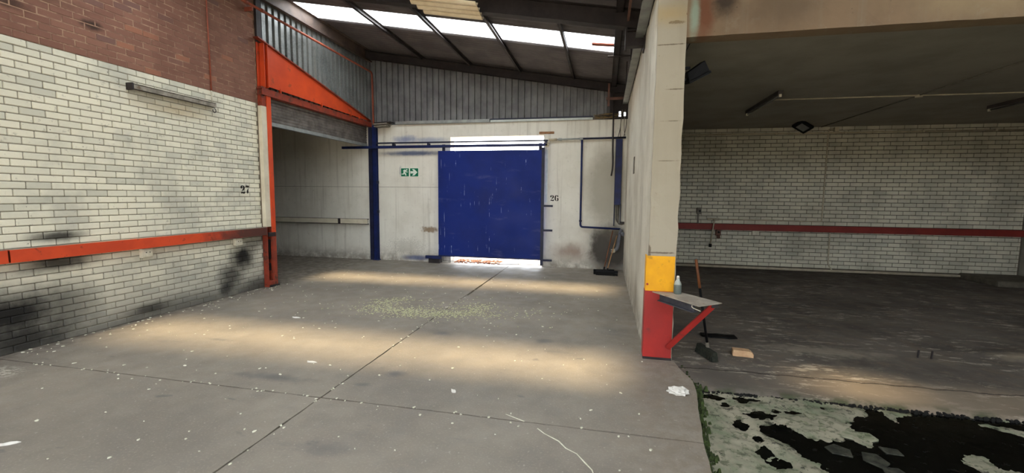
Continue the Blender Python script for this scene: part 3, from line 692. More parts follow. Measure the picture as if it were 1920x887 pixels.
MB().box((-6.40, 7.10, 3.64), (-6.27, 10.985, 3.66)).box((-6.29, 7.10, 3.64), (-6.275, 10.985, 3.765)).box((-6.40, 7.10, 3.75), (-6.27, 10.985, 3.765)).build('lintel', 'orange_dull', rd)
# tapered plate
pl = [(7.12, 3.82), (10.98, 3.80), (10.98, 3.80), (7.12, 4.62)]
tp = MB().prism([(7.30, 3.83), (10.75, 3.80), (10.98, 3.81), (7.30, 4.585)], lambda u, v, d: (-6.325 + d, u, v), 0.012).build('tapered_plate', 'orange', rd)
MB().bar((-6.325, 7.05, 4.655), (-6.325, 10.975, 3.805), 0.11, 0.02, (0, 0, 1)).build('top_flange', 'orange_dull', rd)
MB().box((-6.40, 7.13, 3.80), (-6.385, 7.30, 4.60)).box((-6.385, 7.20, 3.80), (-6.29, 7.215, 4.60)).box((-6.385, 7.285, 3.80), (-6.29, 7.30, 4.60)).build('end_stiffener', 'orange', rd)
for yy in (7.62, 8.9, 10.05, 10.45): MB().box((-6.345, yy - 0.012, 3.765), (-6.30, yy + 0.012, 3.86)).build('spacer_stud', 'orange', rd)
nsl = 7
for i in range(nsl):
    z1 = 3.66 - i * 0.066; pts = [(-6.44 + 0.014 * math.sin(math.pi * q / 6), z1 - 0.066 * q / 6) for q in range(7)]
    m = MB(); n = len(pts)
    m.hexa([(x, 7.27, z) for x, z in pts] + [(x - 0.012, 7.27, z) for x, z in reversed(pts)], [(x, 10.98, z) for x, z in pts] + [(x - 0.012, 10.98, z) for x, z in reversed(pts)])
    m.build('slat', 'shutter', rd)
zb = 3.66 - nsl * 0.066
MB().box((-6.465, 7.27, zb - 0.07), (-6.415, 10.98, zb)).box((-6.49, 7.27, zb - 0.075), (-6.40, 10.98, zb - 0.06)).build('bottom_bar', 'galv', rd)
MB().box((-6.36, 10.93, 0.0), (-6.25, 10.99, 3.63)).build('far_guide', 'navy', rd)
t = thing('blue_post', (-6.16, 10.9, 0), 'dark blue steel post between the roller door and the exit sign wall', 'post')
MB().box((-6.225, 10.90, 0), (-6.10, 10.915, 3.68)).box((-6.17, 10.915, 0), (-6.155, 10.972, 3.68)).box((-6.225, 10.972, 0), (-6.10, 10.985, 3.68)).build('column', 'blue', t, bevel=0.002)
for z in (2.15, 1.35): MB().box((-6.11, 10.87, z - 0.04), (-6.055, 10.93, z + 0.04)).build('hinge_lug', 'navy', t, bevel=0.008)
MB().box((-6.25, 10.87, 0), (-6.07, 10.985, 0.02)).build('base_plate', 'blue', t)

# rusty pipe over the roller door
t = thing('rusty_pipe', (-6.25, 9, 5.1), 'rust red pipe running above the roller door and down at the blue post', 'pipe')
MB().tube(arc_path([(-6.24, 5.6, 5.16), (-6.24, 11.0, 5.10), (-6.17, 11.0, 5.10), (-6.17, 11.0, 3.70)][:1] + [(-6.24, 10.98, 5.09), (-6.22, 10.98, 3.70)], 0.08), 0.024, 12).build('pipe', 'copper', t, smooth=True)
for yy in (6.75, 7.12): MB().tube([(-6.24, yy, 5.145), (-6.24, yy + 0.05, 5.145)], 0.034, 12).build('coupling', 'copper', t)
MB().box((-6.40, 6.9, 5.05), (-6.235, 6.92, 5.12)).build('clip', 'copper', t)

# conduit and empty fluorescent batten on the left wall
t = thing('wall_conduit', (-6.385, 6.1, 3.33), 'thin rusty conduit dropping down the red brick to the wall light', 'conduit')
MB().tube([(-6.388, 6.12, 5.6), (-6.388, 6.13, 3.485)], 0.011, 8).build('pipe', 'copper', t, smooth=True)
MB().tube([(-6.388, 6.13, 3.485), (-6.388, 6.135, 3.27)], 0.011, 8).build('pipe', 'white_box', t, smooth=True)
t = thing('batten_light', (-6.35, 5.47, 3.2), 'grimy empty fluorescent batten on the white brick wall below the conduit', 'light fitting')
MB().box((-6.40, 4.83, 3.215), (-6.345, 6.12, 3.265)).build('housing', 'dark_steel', t, bevel=0.004)
MB().bar((-6.345, 4.84, 3.275), (-6.345, 6.12, 3.275), 0.10, 0.008).build('reflector', 'wood_grey', t)
MB().bar((-6.30, 4.84, 3.235), (-6.30, 6.12, 3.235), 0.012, 0.055).build('reflector_lip', 'wood_grey', t)
MB().box((-6.40, 4.81, 3.19), (-6.29, 4.835, 3.285)).build('end_cap', 'dark_steel', t, bevel=0.004)
MB().box((-6.39, 6.115, 3.21), (-6.31, 6.135, 3.275)).build('end_cap', 'dark_steel', t, bevel=0.004)
MB().tube([(-6.36, 6.14 + 0.03 * math.sin(a), 3.20 - 0.035 + 0.035 * math.cos(a)) for a in [q * 0.5 for q in range(11)]], 0.006, 6).build('wire_hook', 'dark_steel', t)

# sockets on the left wall
for i, (yy, z, lab) in enumerate([(4.905, 0.955, 'square white wall socket under the orange rail, nearer the camera'), (6.49, 0.955, 'white wall socket under the orange rail close to the black scuff')]):
    t = thing('wall_socket', (-6.4, yy, z - 0.05), lab, 'socket', 'sockets under the orange rail')
    MB().box((-6.399, yy - 0.075, z - 0.075), (-6.335, yy + 0.075, z + 0.055)).build('box', 'white_box', t, bevel=0.008)
    MB().box((-6.335, yy - 0.06, z - 0.062), (-6.330, yy + 0.06, z + 0.042)).build('cover_plate', 'white_box', t, bevel=0.003)
    for dy in (-0.025, 0.025): MB().tube([(-6.331, yy + dy, z + 0.0), (-6.328, yy + dy, z + 0.0)], 0.008, 8).build('pin_hole', 'black', t)

# stencilled numbers
D2a = [(230,370),(235,330),(270,295),(320,288),(380,310),(410,360),(405,420),(380,470),(330,510),(265,530),(300,490),(330,440),(345,380),(335,320),(310,310),(290,330),(305,360),(295,410),(265,425),(235,405)]
D2b = [(235,635),(265,560),(290,552),(330,575),(380,560),(430,555),(410,620),(390,642),(340,640),(300,625)]
D7a = [(445,350),(450,310),(490,285),(530,290),(570,300),(605,295),(590,345),(565,370),(520,350),(480,352)]
D7b = [(580,405),(565,460),(560,520),(570,590),(550,625),(520,630),(500,605),(490,560),(505,500),(540,445),(560,420)]
D6a = [(450,470),(455,420),(480,390),(508,384),(505,400),(490,430),(488,470),(492,510),(505,535),(505,548),(480,538),(458,512)]
D6b = [(512,465),(530,458),(550,465),(562,490),(560,525),(540,545),(515,548),(525,520),(527,490)]
D6c = [(515,385),(540,390),(555,410),(550,432),(530,435),(518,420)]
t = thing('stencil_number', (-6.4, 6.72, 1.80), "black stencilled number 27 on the white brick wall", 'number')
fL = lambda u, v, d: (-6.399 + d, 6.632 + (u - 225) / 380 * 0.195, 1.950 - (v - 285) / 357 * 0.150)
for nm, ps in (('digit', (D2a, D2b)), ('digit', (D7a, D7b))):
    m = MB()
    for P_ in ps: m.prism(P_, fL, 0.004)
    m.build(nm, 'paint_black', t)
t = thing('stencil_number', (-1.24, 10.997, 1.70), "black stencilled number 26 on the plaster beside the blue door", 'number')
f6 = lambda u, v, d: (-1.352 + (u - 330) / 235 * 0.215, 11.0 - d, 1.845 - (v - 384) / 164 * 0.150)
f2 = lambda u, v, d: (-1.352 + (u - 230) / 200 * 0.105, 11.0 - d, 1.845 - (v - 285) / 357 * 0.150)
m = MB(); m.prism(D2a, f2, 0.003); m.prism(D2b, f2, 0.003); m.build('digit', 'paint_black', t)
m = MB()
for P_ in (D6a, D6b, D6c): m.prism(P_, f6, 0.003)
m.build('digit', 'paint_black', t)

# ------------------------------------------------------------------ blue sliding door
sd_ = thing('sliding_door', (-2.9, 10.85, 0.1), 'large blue steel sliding door with white paint drips', 'door')
MB().box((-4.30, 10.83, 0.21), (-1.53, 10.86, 2.965)).build('panel', 'blue_door', sd_)
MB().box((-1.56, 10.80, 0.06), (-1.49, 10.86, 3.02)).build('edge_channel', 'navy', sd_, bevel=0.003)
MB().box((-4.30, 10.822, 0.19), (-1.53, 10.87, 0.225)).build('bottom_rail', 'blue', sd_)
for x in (-3.68, -3.18, -2.67, -2.13, -1.60, -4.18): MB().tube([(x, 10.845, 0.27), (x, 10.845, 0.06)], 0.006, 6).build('guide_pin', 'dark_steel', sd_)
MB().tube([(-4.18, 10.845, 0.075), (-3.2, 10.845, 0.06), (-2.6, 10.845, 0.045), (-2.13, 10.845, 0.06), (-1.60, 10.845, 0.065)], 0.005, 6).build('guide_wire', 'dark_steel', sd_)
for z in (1.575, 0.96, 0.20):
    MB().box((-1.50, 10.80, z - 0.028), (-1.26, 10.83, z + 0.022)).build('bolt_bar', 'navy', sd_, bevel=0.004)
for x in (-4.15, -1.6):
    MB().box((x - 0.04, 10.845, 2.94), (x + 0.04, 10.857, 3.13)).build('hanger', 'navy', sd_)
t = thing('door_track', (-4.2, 10.85, 3.05), 'blue overhead track that carries the sliding door', 'track')
MB().box((-7.09, 10.80, 3.05), (-1.42, 10.862, 3.115)).build('lower_rail', 'blue', t, bevel=0.004)
MB().box((-6.09, 10.87, 3.18), (-1.42, 10.93, 3.215)).build('upper_rail', 'navy', t, bevel=0.004)
for x in (-5.6, -4.6, -1.47): MB().box((x - 0.02, 10.862, 3.11), (x + 0.02, 10.998, 3.18)).build('bracket', 'navy', t)
MB().tube([(-1.43, 10.80, 3.07), (-1.43, 10.86, 3.07)], 0.05, 12).build('end_roller', 'conduit', t)
t = thing('floor_guide', (-4.45, 10.85, 0.03), 'low blue floor guide at the left foot of the sliding door', 'guide')
MB().box((-4.66, 10.78, 0.12), (-4.22, 10.86, 0.20)).build('channel', 'blue', t, bevel=0.004)
MB().box((-4.58, 10.80, 0.0), (-4.26, 10.98, 0.12)).build('footing', 'dark_steel', t, bevel=0.01)
one(MB().box((-1.485, 10.985, 1.66), (-1.425, 10.999, 2.98)), 'door_gap_glint', 'pale', 'thin pale strip imitating light through the gap at the blue door edge', 'strip', bevel=0.002)  # pale colour stands in for daylight showing through the door gap

# exit sign
t = thing('exit_sign', (-5.18, 10.995, 2.31), 'green emergency exit sign with running man and arrow', 'sign')
MB().box((-5.44, 10.990, 2.305), (-4.92, 10.999, 2.535)).build('backing', 'sign_white', t)
SX = lambda u, v, d: (-5.43 + (u - 258) / 640 * 0.50, 10.990 - d, 2.528 - (v - 300) / 325 * 0.215)
p1 = MB().prism([(258,300),(550,300),(550,625),(258,625)], SX, 0.002).build('panel', 'sign_green', t)
p2 = MB().prism([(598,300),(895,300),(895,625),(598,625)], SX, 0.002).build('panel', 'sign_green', t)
SY = lambda u, v, d: (SX(u, v, 0)[0], 10.9875 - d, SX(u, v, 0)[2])
m = MB(); m.prism([(475 + 27*math.cos(q*math.pi/5), 360 + 30*math.sin(q*math.pi/5)) for q in range(10)], SY, 0.002)
for P_ in ([(435,362),(455,375),(450,420),(415,455),(380,470),(345,470),(352,430),(395,375)], [(435,362),(390,350),(350,370),(335,410),(350,422),(385,395),(410,395)],
           [(452,395),(470,432),(510,430),(512,455),(462,468),(438,430)], [(345,470),(335,515),(278,515),(278,548),(372,550),(385,470)],
           [(380,470),(410,460),(450,520),(458,595),(420,595),(405,545),(370,500)]): m.prism(P_, SY, 0.0022)
m.build('running_man', 'sign_white', p1)
MB().prism([(610,415),(730,415),(670,335),(750,335),(868,460),(750,590),(670,590),(730,508),(610,508)], SY, 0.002).build('arrow', 'sign_white', p2)

# flashing strips under the gable sheets
one(MB().box((-5.55, 10.93, 3.692), (-2.94, 11.06, 3.77)), 'flashing_strip', 'galv', 'grey metal flashing along the wall top left of the white tube', 'flashing', bevel=0.004)
t = thing('long_tube', (-1.6, 10.95, 3.69), 'long pale tube lying on the wall top above the blue door', 'tube')
MB().box((-2.92, 10.94, 3.69), (-0.34, 10.99, 3.745)).build('trough', 'pale', t, bevel=0.01)
MB().box((-2.92, 10.93, 3.745), (-0.34, 11.05, 3.775)).build('top_rail', 'navy', t)
q5 = random.Random(11)
t = thing('dry_grass_nest', (-0.05, 10.95, 3.69), 'untidy dry grass and wires on the wall top at the far right corner', 'nest')
for i in range(26):
    x0 = q5.uniform(-0.33, -0.1); z0 = q5.uniform(3.70, 3.80)
    MB().tube([(x0, 10.96 + q5.uniform(-0.02, 0.05), z0), (x0 + 0.25, 10.95 + q5.uniform(-0.03, 0.05), z0 + q5.uniform(-0.03, 0.04)), (x0 + 0.45, 10.96, z0 + q5.uniform(-0.03, 0.05))], 0.006, 5).build('stalk', 'straw' if i % 3 else 'cable', t)
# little stack of boards in the corner
for i, (a, b, lab) in enumerate([((-6.05, 10.72, 3.70), (-5.60, 10.99, 3.725), 'topmost dark board on the ledge by the rust red pipe'),
                            ((-6.08, 10.70, 3.66), (-5.68, 10.99, 3.685), 'middle grey board on the ledge by the rust red pipe'),
                            ((-6.08, 10.74, 3.61), (-5.72, 10.99, 3.64), 'lowest grey board under the others by the rust red pipe')]):
    one(MB().hexa([(a[0], a[1], a[2]), (b[0], a[1], a[2] + 0.02), (b[0], b[1], a[2] + 0.02), (a[0], b[1], a[2])], [(a[0], a[1], b[2]), (b[0], a[1], b[2] + 0.02), (b[0], b[1], b[2] + 0.02), (a[0], b[1], b[2])]), 'ledge_board', 'dark_steel' if i == 0 else 'wood_grey', lab, 'board', 'boards stacked on the ledge', bevel=0.003)

# ------------------------------------------------------------------ pipes in the far right corner
t = thing('water_pipe', (-0.58, 10.93, 1.05), 'thin blue water pipe looping down the far wall right of the door', 'pipe')
MB().tube([(-1.40, 10.93, 3.215), (-1.20, 10.93, 3.22)], 0.03, 12).build('coupling', 'conduit', t, smooth=True)
MB().tube([(-1.24, 10.93, 3.22), (-0.56, 10.93, 3.23)], 0.02, 12).build('galvanised_pipe', 'galv', t, smooth=True)
for x in (-1.12, -0.60): MB().tube([(x - 0.04, 10.93, 3.222), (x + 0.04, 10.93, 3.222)], 0.033, 12).build('union', 'galv', t)
MB().tube([(-0.56, 10.93, 3.23), (0.46, 10.93, 3.24)], 0.024, 12).build('blue_pipe', 'navy', t, smooth=True)
MB().tube(arc_path([(-0.585, 10.93, 3.23), (-0.575, 10.93, 1.06), (0.40, 10.93, 1.03)], 0.07), 0.024, 12).build('blue_pipe', 'blue', t, smooth=True)
MB().tube([(-0.575, 10.93, 1.19), (-0.575, 10.93, 1.23)], 0.036, 12).build('union', 'navy', t)
t = thing('cable_duct', (0.32, 10.95, 1.1), 'tall blue cable duct in the far right corner with loops of cable below', 'duct')
MB().box((0.235, 10.90, 1.62), (0.385, 10.995, 3.205)).build('cover', 'blue', t, bevel=0.006)
MB().box((0.225, 10.94, 1.10), (0.25, 10.995, 3.205)).build('back_channel', 'navy', t)
MB().box((0.375, 10.94, 1.16), (0.395, 10.995, 1.65)).build('back_channel', 'navy', t)
for i, dx in enumerate((0.0, 0.03, 0.06, 0.085)):
    MB().tube(arc_path([(0.27 + dx * 0.9, 10.94, 1.64), (0.28 + dx * 0.7, 10.93, 1.22 - 0.03 * i), (0.40, 10.93, 1.12 + 0.015 * i), (0.49, 10.93, 1.16)], 0.12), 0.008, 6).build('cable', 'cable' if i % 2 else 'grey_box', t)
MB().box((0.38, 10.93, 1.17), (0.49, 10.99, 1.21)).build('cable_tray', 'dark_steel', t)
t = thing('rain_pole', (0.15, 10.85, 2.35), 'dark bent rod hanging from the roof corner in front of the blue duct', 'rod')
MB().tube(arc_path([(0.145, 10.84, 4.22), (0.155, 10.84, 3.0), (0.175, 10.84, 2.55), (0.14, 10.84, 2.32)], 0.2), 0.02, 8).build('rod', 'dark_steel', t, smooth=True)
t = thing('roof_cross_brace', (0.25, 10.8, 4.0), 'small rusty cross bracket under the roof at the far right corner', 'bracket')
MB().box((-0.03, 10.75, 4.10), (0.49, 10.78, 4.16)).build('cross_bar', 'brown_steel', t)
MB().box((0.0, 10.72, 3.95), (0.05, 10.75, 4.48)).build('hanger', 'brown_steel', t)
t = thing('corner_cables', (0.40, 10.9, 3.3), 'loose thin cables rising beside the top of the blue duct', 'cable')
for i, (xa, xb) in enumerate(((0.27, 0.33), (0.33, 0.36), (0.40, 0.46), (0.44, 0.42))):
    MB().tube(arc_path([(xa, 10.95, 3.24), ((xa + xb) / 2 + 0.03 * (-1) ** i, 10.94, 3.5), (xb, 10.95, 3.9)], 0.2), 0.007, 6).build('cable', 'grey_box' if i % 2 else 'cable', t)
t = thing('drain_pipe', (0.38, 10.9, 0.48), 'grey plastic drain elbow jutting from the far corner above the brooms', 'pipe')
MB().tube(arc_path([(0.42, 10.92, 1.02), (0.385, 10.90, 0.85), (0.345, 10.86, 0.53), (0.20, 10.80, 0.49)], 0.10), 0.042, 14).build('pipe', 'pvc', t, smooth=True)
MB().tube([(0.27, 10.826, 0.503), (0.20, 10.80, 0.49)], 0.05, 14).build('socket', 'white_box', t, smooth=True)
MB().tube([(0.41, 10.91, 0.97), (0.40, 10.905, 0.90)], 0.05, 14).build('socket', 'pvc', t, smooth=True)
MB().tube([(0.42, 10.9, 0.92), (0.49, 10.88, 0.90)], 0.05, 14).build('stub', 'pvc', t, smooth=True)

# brooms
def broom(loc, ang, tilt, length, hw, hand, brist, lab, head_mat='black', lean=0.0, grp='brooms'):
    t = thing('broom', loc, lab, 'broom', grp)
    R_ = Matrix.Translation(Vector(loc)) @ Matrix.Rotation(ang, 4, 'Z')
    tr = lambda p: R_ @ Vector(p)
    m = MB(); m.hexa([tr((-hw, -0.035, 0.065)), tr((hw, -0.035, 0.065)), tr((hw, 0.035, 0.065)), tr((-hw, 0.035, 0.065))], [tr((-hw, -0.028, 0.115)), tr((hw, -0.028, 0.115)), tr((hw, 0.028, 0.115)), tr((-hw, 0.028, 0.115))])
    m.build('head', head_mat, t, bevel=0.008)
    q = random.Random(int(hw * 1000)); n = 22; row = MB()
    for i in range(n):
        for jy in (-0.024, -0.008, 0.008, 0.024):
            x = -hw + 0.012 + (2 * hw - 0.024) * i / (n - 1); dx = q.uniform(-.006, .006); dy = q.uniform(-.008, .008)
            row.hexa([tr((x - .010 + dx, jy - .008 + dy, 0.0)), tr((x + .010 + dx, jy - .008 + dy, 0.0)), tr((x + .010 + dx, jy + .008 + dy, 0.0)), tr((x - .010 + dx, jy + .008 + dy, 0.0))],
                     [tr((x - .008, jy - .007, 0.068)), tr((x + .008, jy - .007, 0.068)), tr((x + .008, jy + .007, 0.068)), tr((x - .008, jy + .007, 0.068))])
    row.build('bristles', brist, t, kind='stuff')
    top = Vector((lean, math.sin(tilt) * length, 0.11 + math.cos(tilt) * length))
    MB().tube([tr((0, 0, 0.10)), tr((0, 0, 0.10)) + (tr(top) - tr((0, 0, 0.10))) * 0.07], 0.020, 10).build('ferrule', 'black', t)
    MB().tube([tr((0, 0, 0.11)), tr(top)], 0.0125, 10).build('handle', hand, t, smooth=True)
    return t
broom((0.10, 10.16, 0.0), -0.03, 0.72, 1.02, 0.25, 'wood', 'bristle', 'wide black broom with pale wooden handle leaning in the far right corner', lean=0.20)
broom((0.03, 10.30, 0.0), 0.12, 0.58, 1.05, 0.24, 'wood_brown', 'bristle', 'second black broom standing behind the wide one in the far corner', lean=0.26)

# ------------------------------------------------------------------ partition details
one(MB().box((0.478, 7.88, 2.22), (0.494, 8.05, 2.51)), 'wall_plate', 'grey_box', 'small grey plate on the white partition wall', 'plate', bevel=0.004)
t = thing('box_gutter', (0.42, 4, 4.06), 'grey metal box gutter along the top of the partition wall', 'gutter')
MB().box((0.47, -4, 4.07), (0.485, 11.1, 4.49)).build('side', 'galv', t)
MB().box((0.36, -4, 4.06), (0.485, 11.1, 4.075)).build('base', 'galv', t)
for yy in (9.2, 7.6, 5.4): MB().box((0.345, yy - 0.02, 4.06), (0.37, yy + 0.02, 4.5)).build('strap', 'dark_steel', t)
t = thing('stub_beam', (0.3, 6.62, 3.93), 'dark steel stub beam running from the roof into the partition top', 'beam')
MB().box((0.24, 6.56, 4.15), (0.47, 6.69, 4.165)).box((0.24, 6.615, 3.95), (0.47, 6.63, 4.16)).box((0.24, 6.56, 3.94), (0.47, 6.69, 3.955)).build('joist', 'dark_steel', t)
MB().box((0.47, 6.52, 3.88), (0.495, 6.73, 4.2)).build('end_plate', 'dark_steel', t)
MB().box((0.22, 6.58, 3.9), (0.245, 6.67, 4.24)).build('hanger_plate', 'dark_steel', t)
one(MB().bar((0.25, 2.35, 4.315), (0.25, 6.5, 4.30), 0.03, 0.09), 'eave_angle', 'brown_steel', 'rust brown angle running under the roof edge towards the stub beam', 'angle', bevel=0.003)
one(MB().tube([(-0.02, 8.45, 4.39), (0.465, 8.47, 4.39)], 0.018, 8), 'tie_rod', 'dark_steel', 'thin dark tie rod from the purlin to the partition top', 'rod')
one(MB().bar((-0.31, 8.36, 4.60), (0.13, 8.36, 4.55), 0.12, 0.02), 'rusty_lath', 'copper', 'short rusty lath lying across the last skylight', 'lath')

# spare corrugated sheets stored under the roof
for i, dy in enumerate((0.0, 0.17, 0.34, 0.51)):
    m = MB(); n = 8; x0, x1 = -2.93 + 0.03 * i, -1.84 - 0.02 * i; yb = 6.05 + dy
    pf = [(yb + 0.13 * j / n, 0.045 * (1 - math.sin(math.pi * j / n)) + 0.035 * j / n) for j in range(n + 1)]
    for yy, h in pf:
        for x in (x0, x1): m.v += [(x, yy, rz(x) - 0.475 + h), (x, yy, rz(x) - 0.463 + h)]
    for j in range(n):
        a = 4 * j; b = a + 4
        m.f += [(a, a+2, b+2, b), (a+1, b+1, b+3, a+3), (a, b, b+1, a+1), (a+2, a+3, b+3, b+2)]
    m.f += [(0, 1, 3, 2), (4*n, 4*n+2, 4*n+3, 4*n+1)]
    lab = ['cream corrugated strip under the roof, nearest the camera', 'second cream corrugated strip under the roof from the camera', 'third cream corrugated strip under the roof from the camera', 'cream corrugated strip under the roof, closest to the skylights'][i]
    one(m, 'corrugated_strip', 'fibre', lab, 'sheet', 'cream sheets under the roof')

# ------------------------------------------------------------------ pillar guards, shelf and things on it
t = thing('pillar_guard', (0.63, 4.95, 0), 'yellow over red steel guard wrapped round the pillar foot', 'guard')
MB().box((0.478, 4.942, 0.775), (0.772, 4.958, 1.165)).build('yellow_front', 'yellow', t, bevel=0.003)
MB().box((0.470, 4.942, 0.775), (0.484, 5.09, 1.165)).build('yellow_return', 'yellow', t, bevel=0.003)
rf = MB().box((0.478, 4.940, 0.02), (0.772, 4.958, 0.775)).build('red_front', 'red', t, bevel=0.003)
MB().box((0.468, 4.940, 0.02), (0.484, 5.10, 0.775)).build('red_return', 'red', t, bevel=0.003)
MB().box((0.47, 4.93, 0.0), (0.775, 5.0, 0.025)).build('foot', 'dark_steel', t)
for (x, z) in ((0.735, 0.20), (0.73, 0.26), (0.49, 0.85)): MB().tube([(x, 4.942, z), (x, 4.928, z)], 0.012, 8).build('bolt', 'red', rf)
t = thing('wall_shelf', (0.8, 4.7, 0.6), 'worn steel shelf bracketed off the red pillar guard', 'shelf')
A, B, C_, D_ = (0.545, 4.935), (0.86, 4.965), (1.17, 4.56), (0.915, 4.365)
MB().hexa([(p[0], p[1], 0.762) for p in (A, D_, C_, B)], [(p[0], p[1], 0.770) for p in (A, D_, C_, B)]).build('top_plate', 'plate', t)
MB().bar((0.62, 4.86, 0.725), (0.89, 4.43, 0.725), 0.012, 0.07).build('front_angle', 'dark_plate', t)
MB().bar((0.62, 4.86, 0.694), (0.89, 4.43, 0.694), 0.07, 0.010).build('front_angle_flange', 'dark_plate', t)
MB().bar((0.865, 4.94, 0.735), (1.13, 4.58, 0.735), 0.012, 0.05).build('rear_angle', 'red', t)
MB().bar((0.73, 4.925, 0.15), (1.09, 4.55, 0.745), 0.055, 0.03, (0, 1, 0)).build('brace', 'red', t, bevel=0.003)
MB().box((1.07, 4.53, 0.72), (1.13, 4.59, 0.755)).build('brace_lug', 'dark_steel', t)
MB().tube(arc_path([(0.86, 4.40, 0.765), (0.85, 4.36, 0.755), (0.90, 4.35, 0.735), (0.93, 4.37, 0.72)], 0.02), 0.004, 6).build('wire', 'white_box', t)
b_ = thing('plastic_bottle', (0.80, 4.89, 0.770), 'cloudy plastic bottle with a narrow neck standing on the shelf', 'bottle')
MB().lathe((0.80, 4.89, 0.770), [(0.036, 0), (0.041, 0.008), (0.041, 0.085), (0.040, 0.10)], 18).build('lower_body', 'bottle_low', b_, smooth=True)
MB().lathe((0.80, 4.89, 0.770), [(0.0402, 0.098), (0.036, 0.118), (0.024, 0.138), (0.019, 0.150), (0.017, 0.168)], 18).build('shoulder', 'bottle', b_, smooth=True)
MB().lathe((0.80, 4.89, 0.770), [(0.018, 0.166), (0.015, 0.19), (0.010, 0.196)], 14).build('cap', 'paper', b_, smooth=True)

# broom leaning behind the shelf
t = thing('broom', (1.18, 5.2, 0), 'grimy broom with dark handle leaning behind the pillar shelf', 'broom', 'brooms')
hc = Vector((1.19, 5.17, 0)); R2 = Matrix.Translation(hc) @ Matrix.Rotation(math.radians(-72), 4, 'Z')
tr = lambda p: R2 @ Vector(p)
MB().hexa([tr(p) for p in ((-.17,-.035,.06),(.17,-.035,.06),(.17,.035,.06),(-.17,.035,.06))], [tr(p) for p in ((-.17,-.028,.105),(.17,-.028,.105),(.17,.028,.105),(-.17,.028,.105))]).build('head', 'green_bristle', t, bevel=0.008)
m = MB(); q = random.Random(4)
for i in range(20):
    for jy in (-.026, -.009, .009, .026):
        x = -.16 + .32 * i / 19; dx, dy = q.uniform(-.01, .01), q.uniform(-.012, .012)
        m.hexa([tr((x-.010+dx, jy-.009+dy, 0)), tr((x+.010+dx, jy-.009+dy, 0)), tr((x+.010+dx, jy+.009+dy, 0)), tr((x-.010+dx, jy+.009+dy, 0))], [tr((x-.008, jy-.008, .063)), tr((x+.008, jy-.008, .063)), tr((x+.008, jy+.008, .063)), tr((x-.008, jy+.008, .063))])
m.build('bristles', 'green_bristle', t, kind='stuff')
h0, h2 = Vector((1.205, 5.19, 0.10)), Vector((1.02, 5.13, 1.12)); h1 = h0 + (h2 - h0) * 0.68
MB().tube([h0, h1], 0.014, 10).build('handle_lower', 'black', t, smooth=True)
MB().tube([h1, h2], 0.0155, 10).build('handle_upper', 'wood_brown', t, smooth=True)
MB().tube([h0 + Vector((0, 0, -.01)), h0 + (h2 - h0) * 0.06], 0.020, 10).build('ferrule', 'grey_box', t)

# loose things on the bay floor
def gz(x, y): return bay_h(x, y)
lb = thing('loose_brick', (1.6, 5.30, 0), 'single pale clay brick lying on the dark bay floor', 'brick')
bmq = bmesh.new(); bmesh.ops.create_cube(bmq, size=1); bmesh.ops.scale(bmq, vec=(0.215, 0.10, 0.072), verts=bmq.verts)
bmesh.ops.subdivide_edges(bmq, edges=bmq.edges[:], cuts=4, use_grid_fill=True)
for v in bmq.verts:
    if v.co.x > 0.09 and v.co.z > 0.02: v.co.z -= 0.02; v.co.x -= 0.012
    v.co += Vector((mnoise.noise(v.co * 40), mnoise.noise(v.co * 40 + Vector((5, 0, 0))), mnoise.noise(v.co * 40 + Vector((0, 5, 0))))) * 0.003
mt = Matrix.Translation((1.61, 5.31, 0.032)) @ Matrix.Rotation(math.radians(-7), 4, 'Z')
m = MB(); bmq.verts.index_update(); m.v = [tuple(mt @ v.co) for v in bmq.verts]; m.f = [tuple(x.index for x in f.verts) for f in bmq.faces]; bmq.free()
m.build('body', 'clay', lb, bevel=0.004)
one(heightgrid(1.30, 1.72, 5.90, 6.05, 8, 4, lambda x, y: 0.006 + 0.004 * math.sin(x * 30)), 'rubber_mat', 'black', 'flat dark rubber scrap on the bay floor behind the brick', 'mat').modifiers.new('thick', 'SOLIDIFY').thickness = 0.01
for i, (x, y) in enumerate(((3.585, 5.72), (3.72, 5.72))):
    one(MB().tube([(x, y, -0.02), (x + 0.004, y, 0.085)], 0.009, 8), 'anchor_bolt', 'dark_steel', ['left', 'right'][i] + ' one of two short steel bolts sticking out of the bay floor', 'bolt', 'bolts in the bay floor')
# crumpled paper
m = MB(); q = random.Random(9); bmq = bmesh.new(); bmesh.ops.create_icosphere(bmq, subdivisions=3, radius=1)
for v in bmq.verts:
    n = 1 + 0.45 * mnoise.noise(v.co * 2.3) + 0.25 * mnoise.noise(v.co * 6)
    v.co = Vector((v.co.x * 0.085 * n, v.co.y * 0.06 * n, max(-0.018, v.co.z * 0.042 * n)))
bmq.verts.index_update(); m.v = [(v.co.x + 0.72, v.co.y + 4.10, v.co.z + 0.02) for v in bmq.verts]; m.f = [tuple(x.index for x in f.verts) for f in bmq.faces]; bmq.free()
one(m, 'crumpled_paper', 'paper', 'crumpled white paper at the broken edge of the floor slab', 'paper')
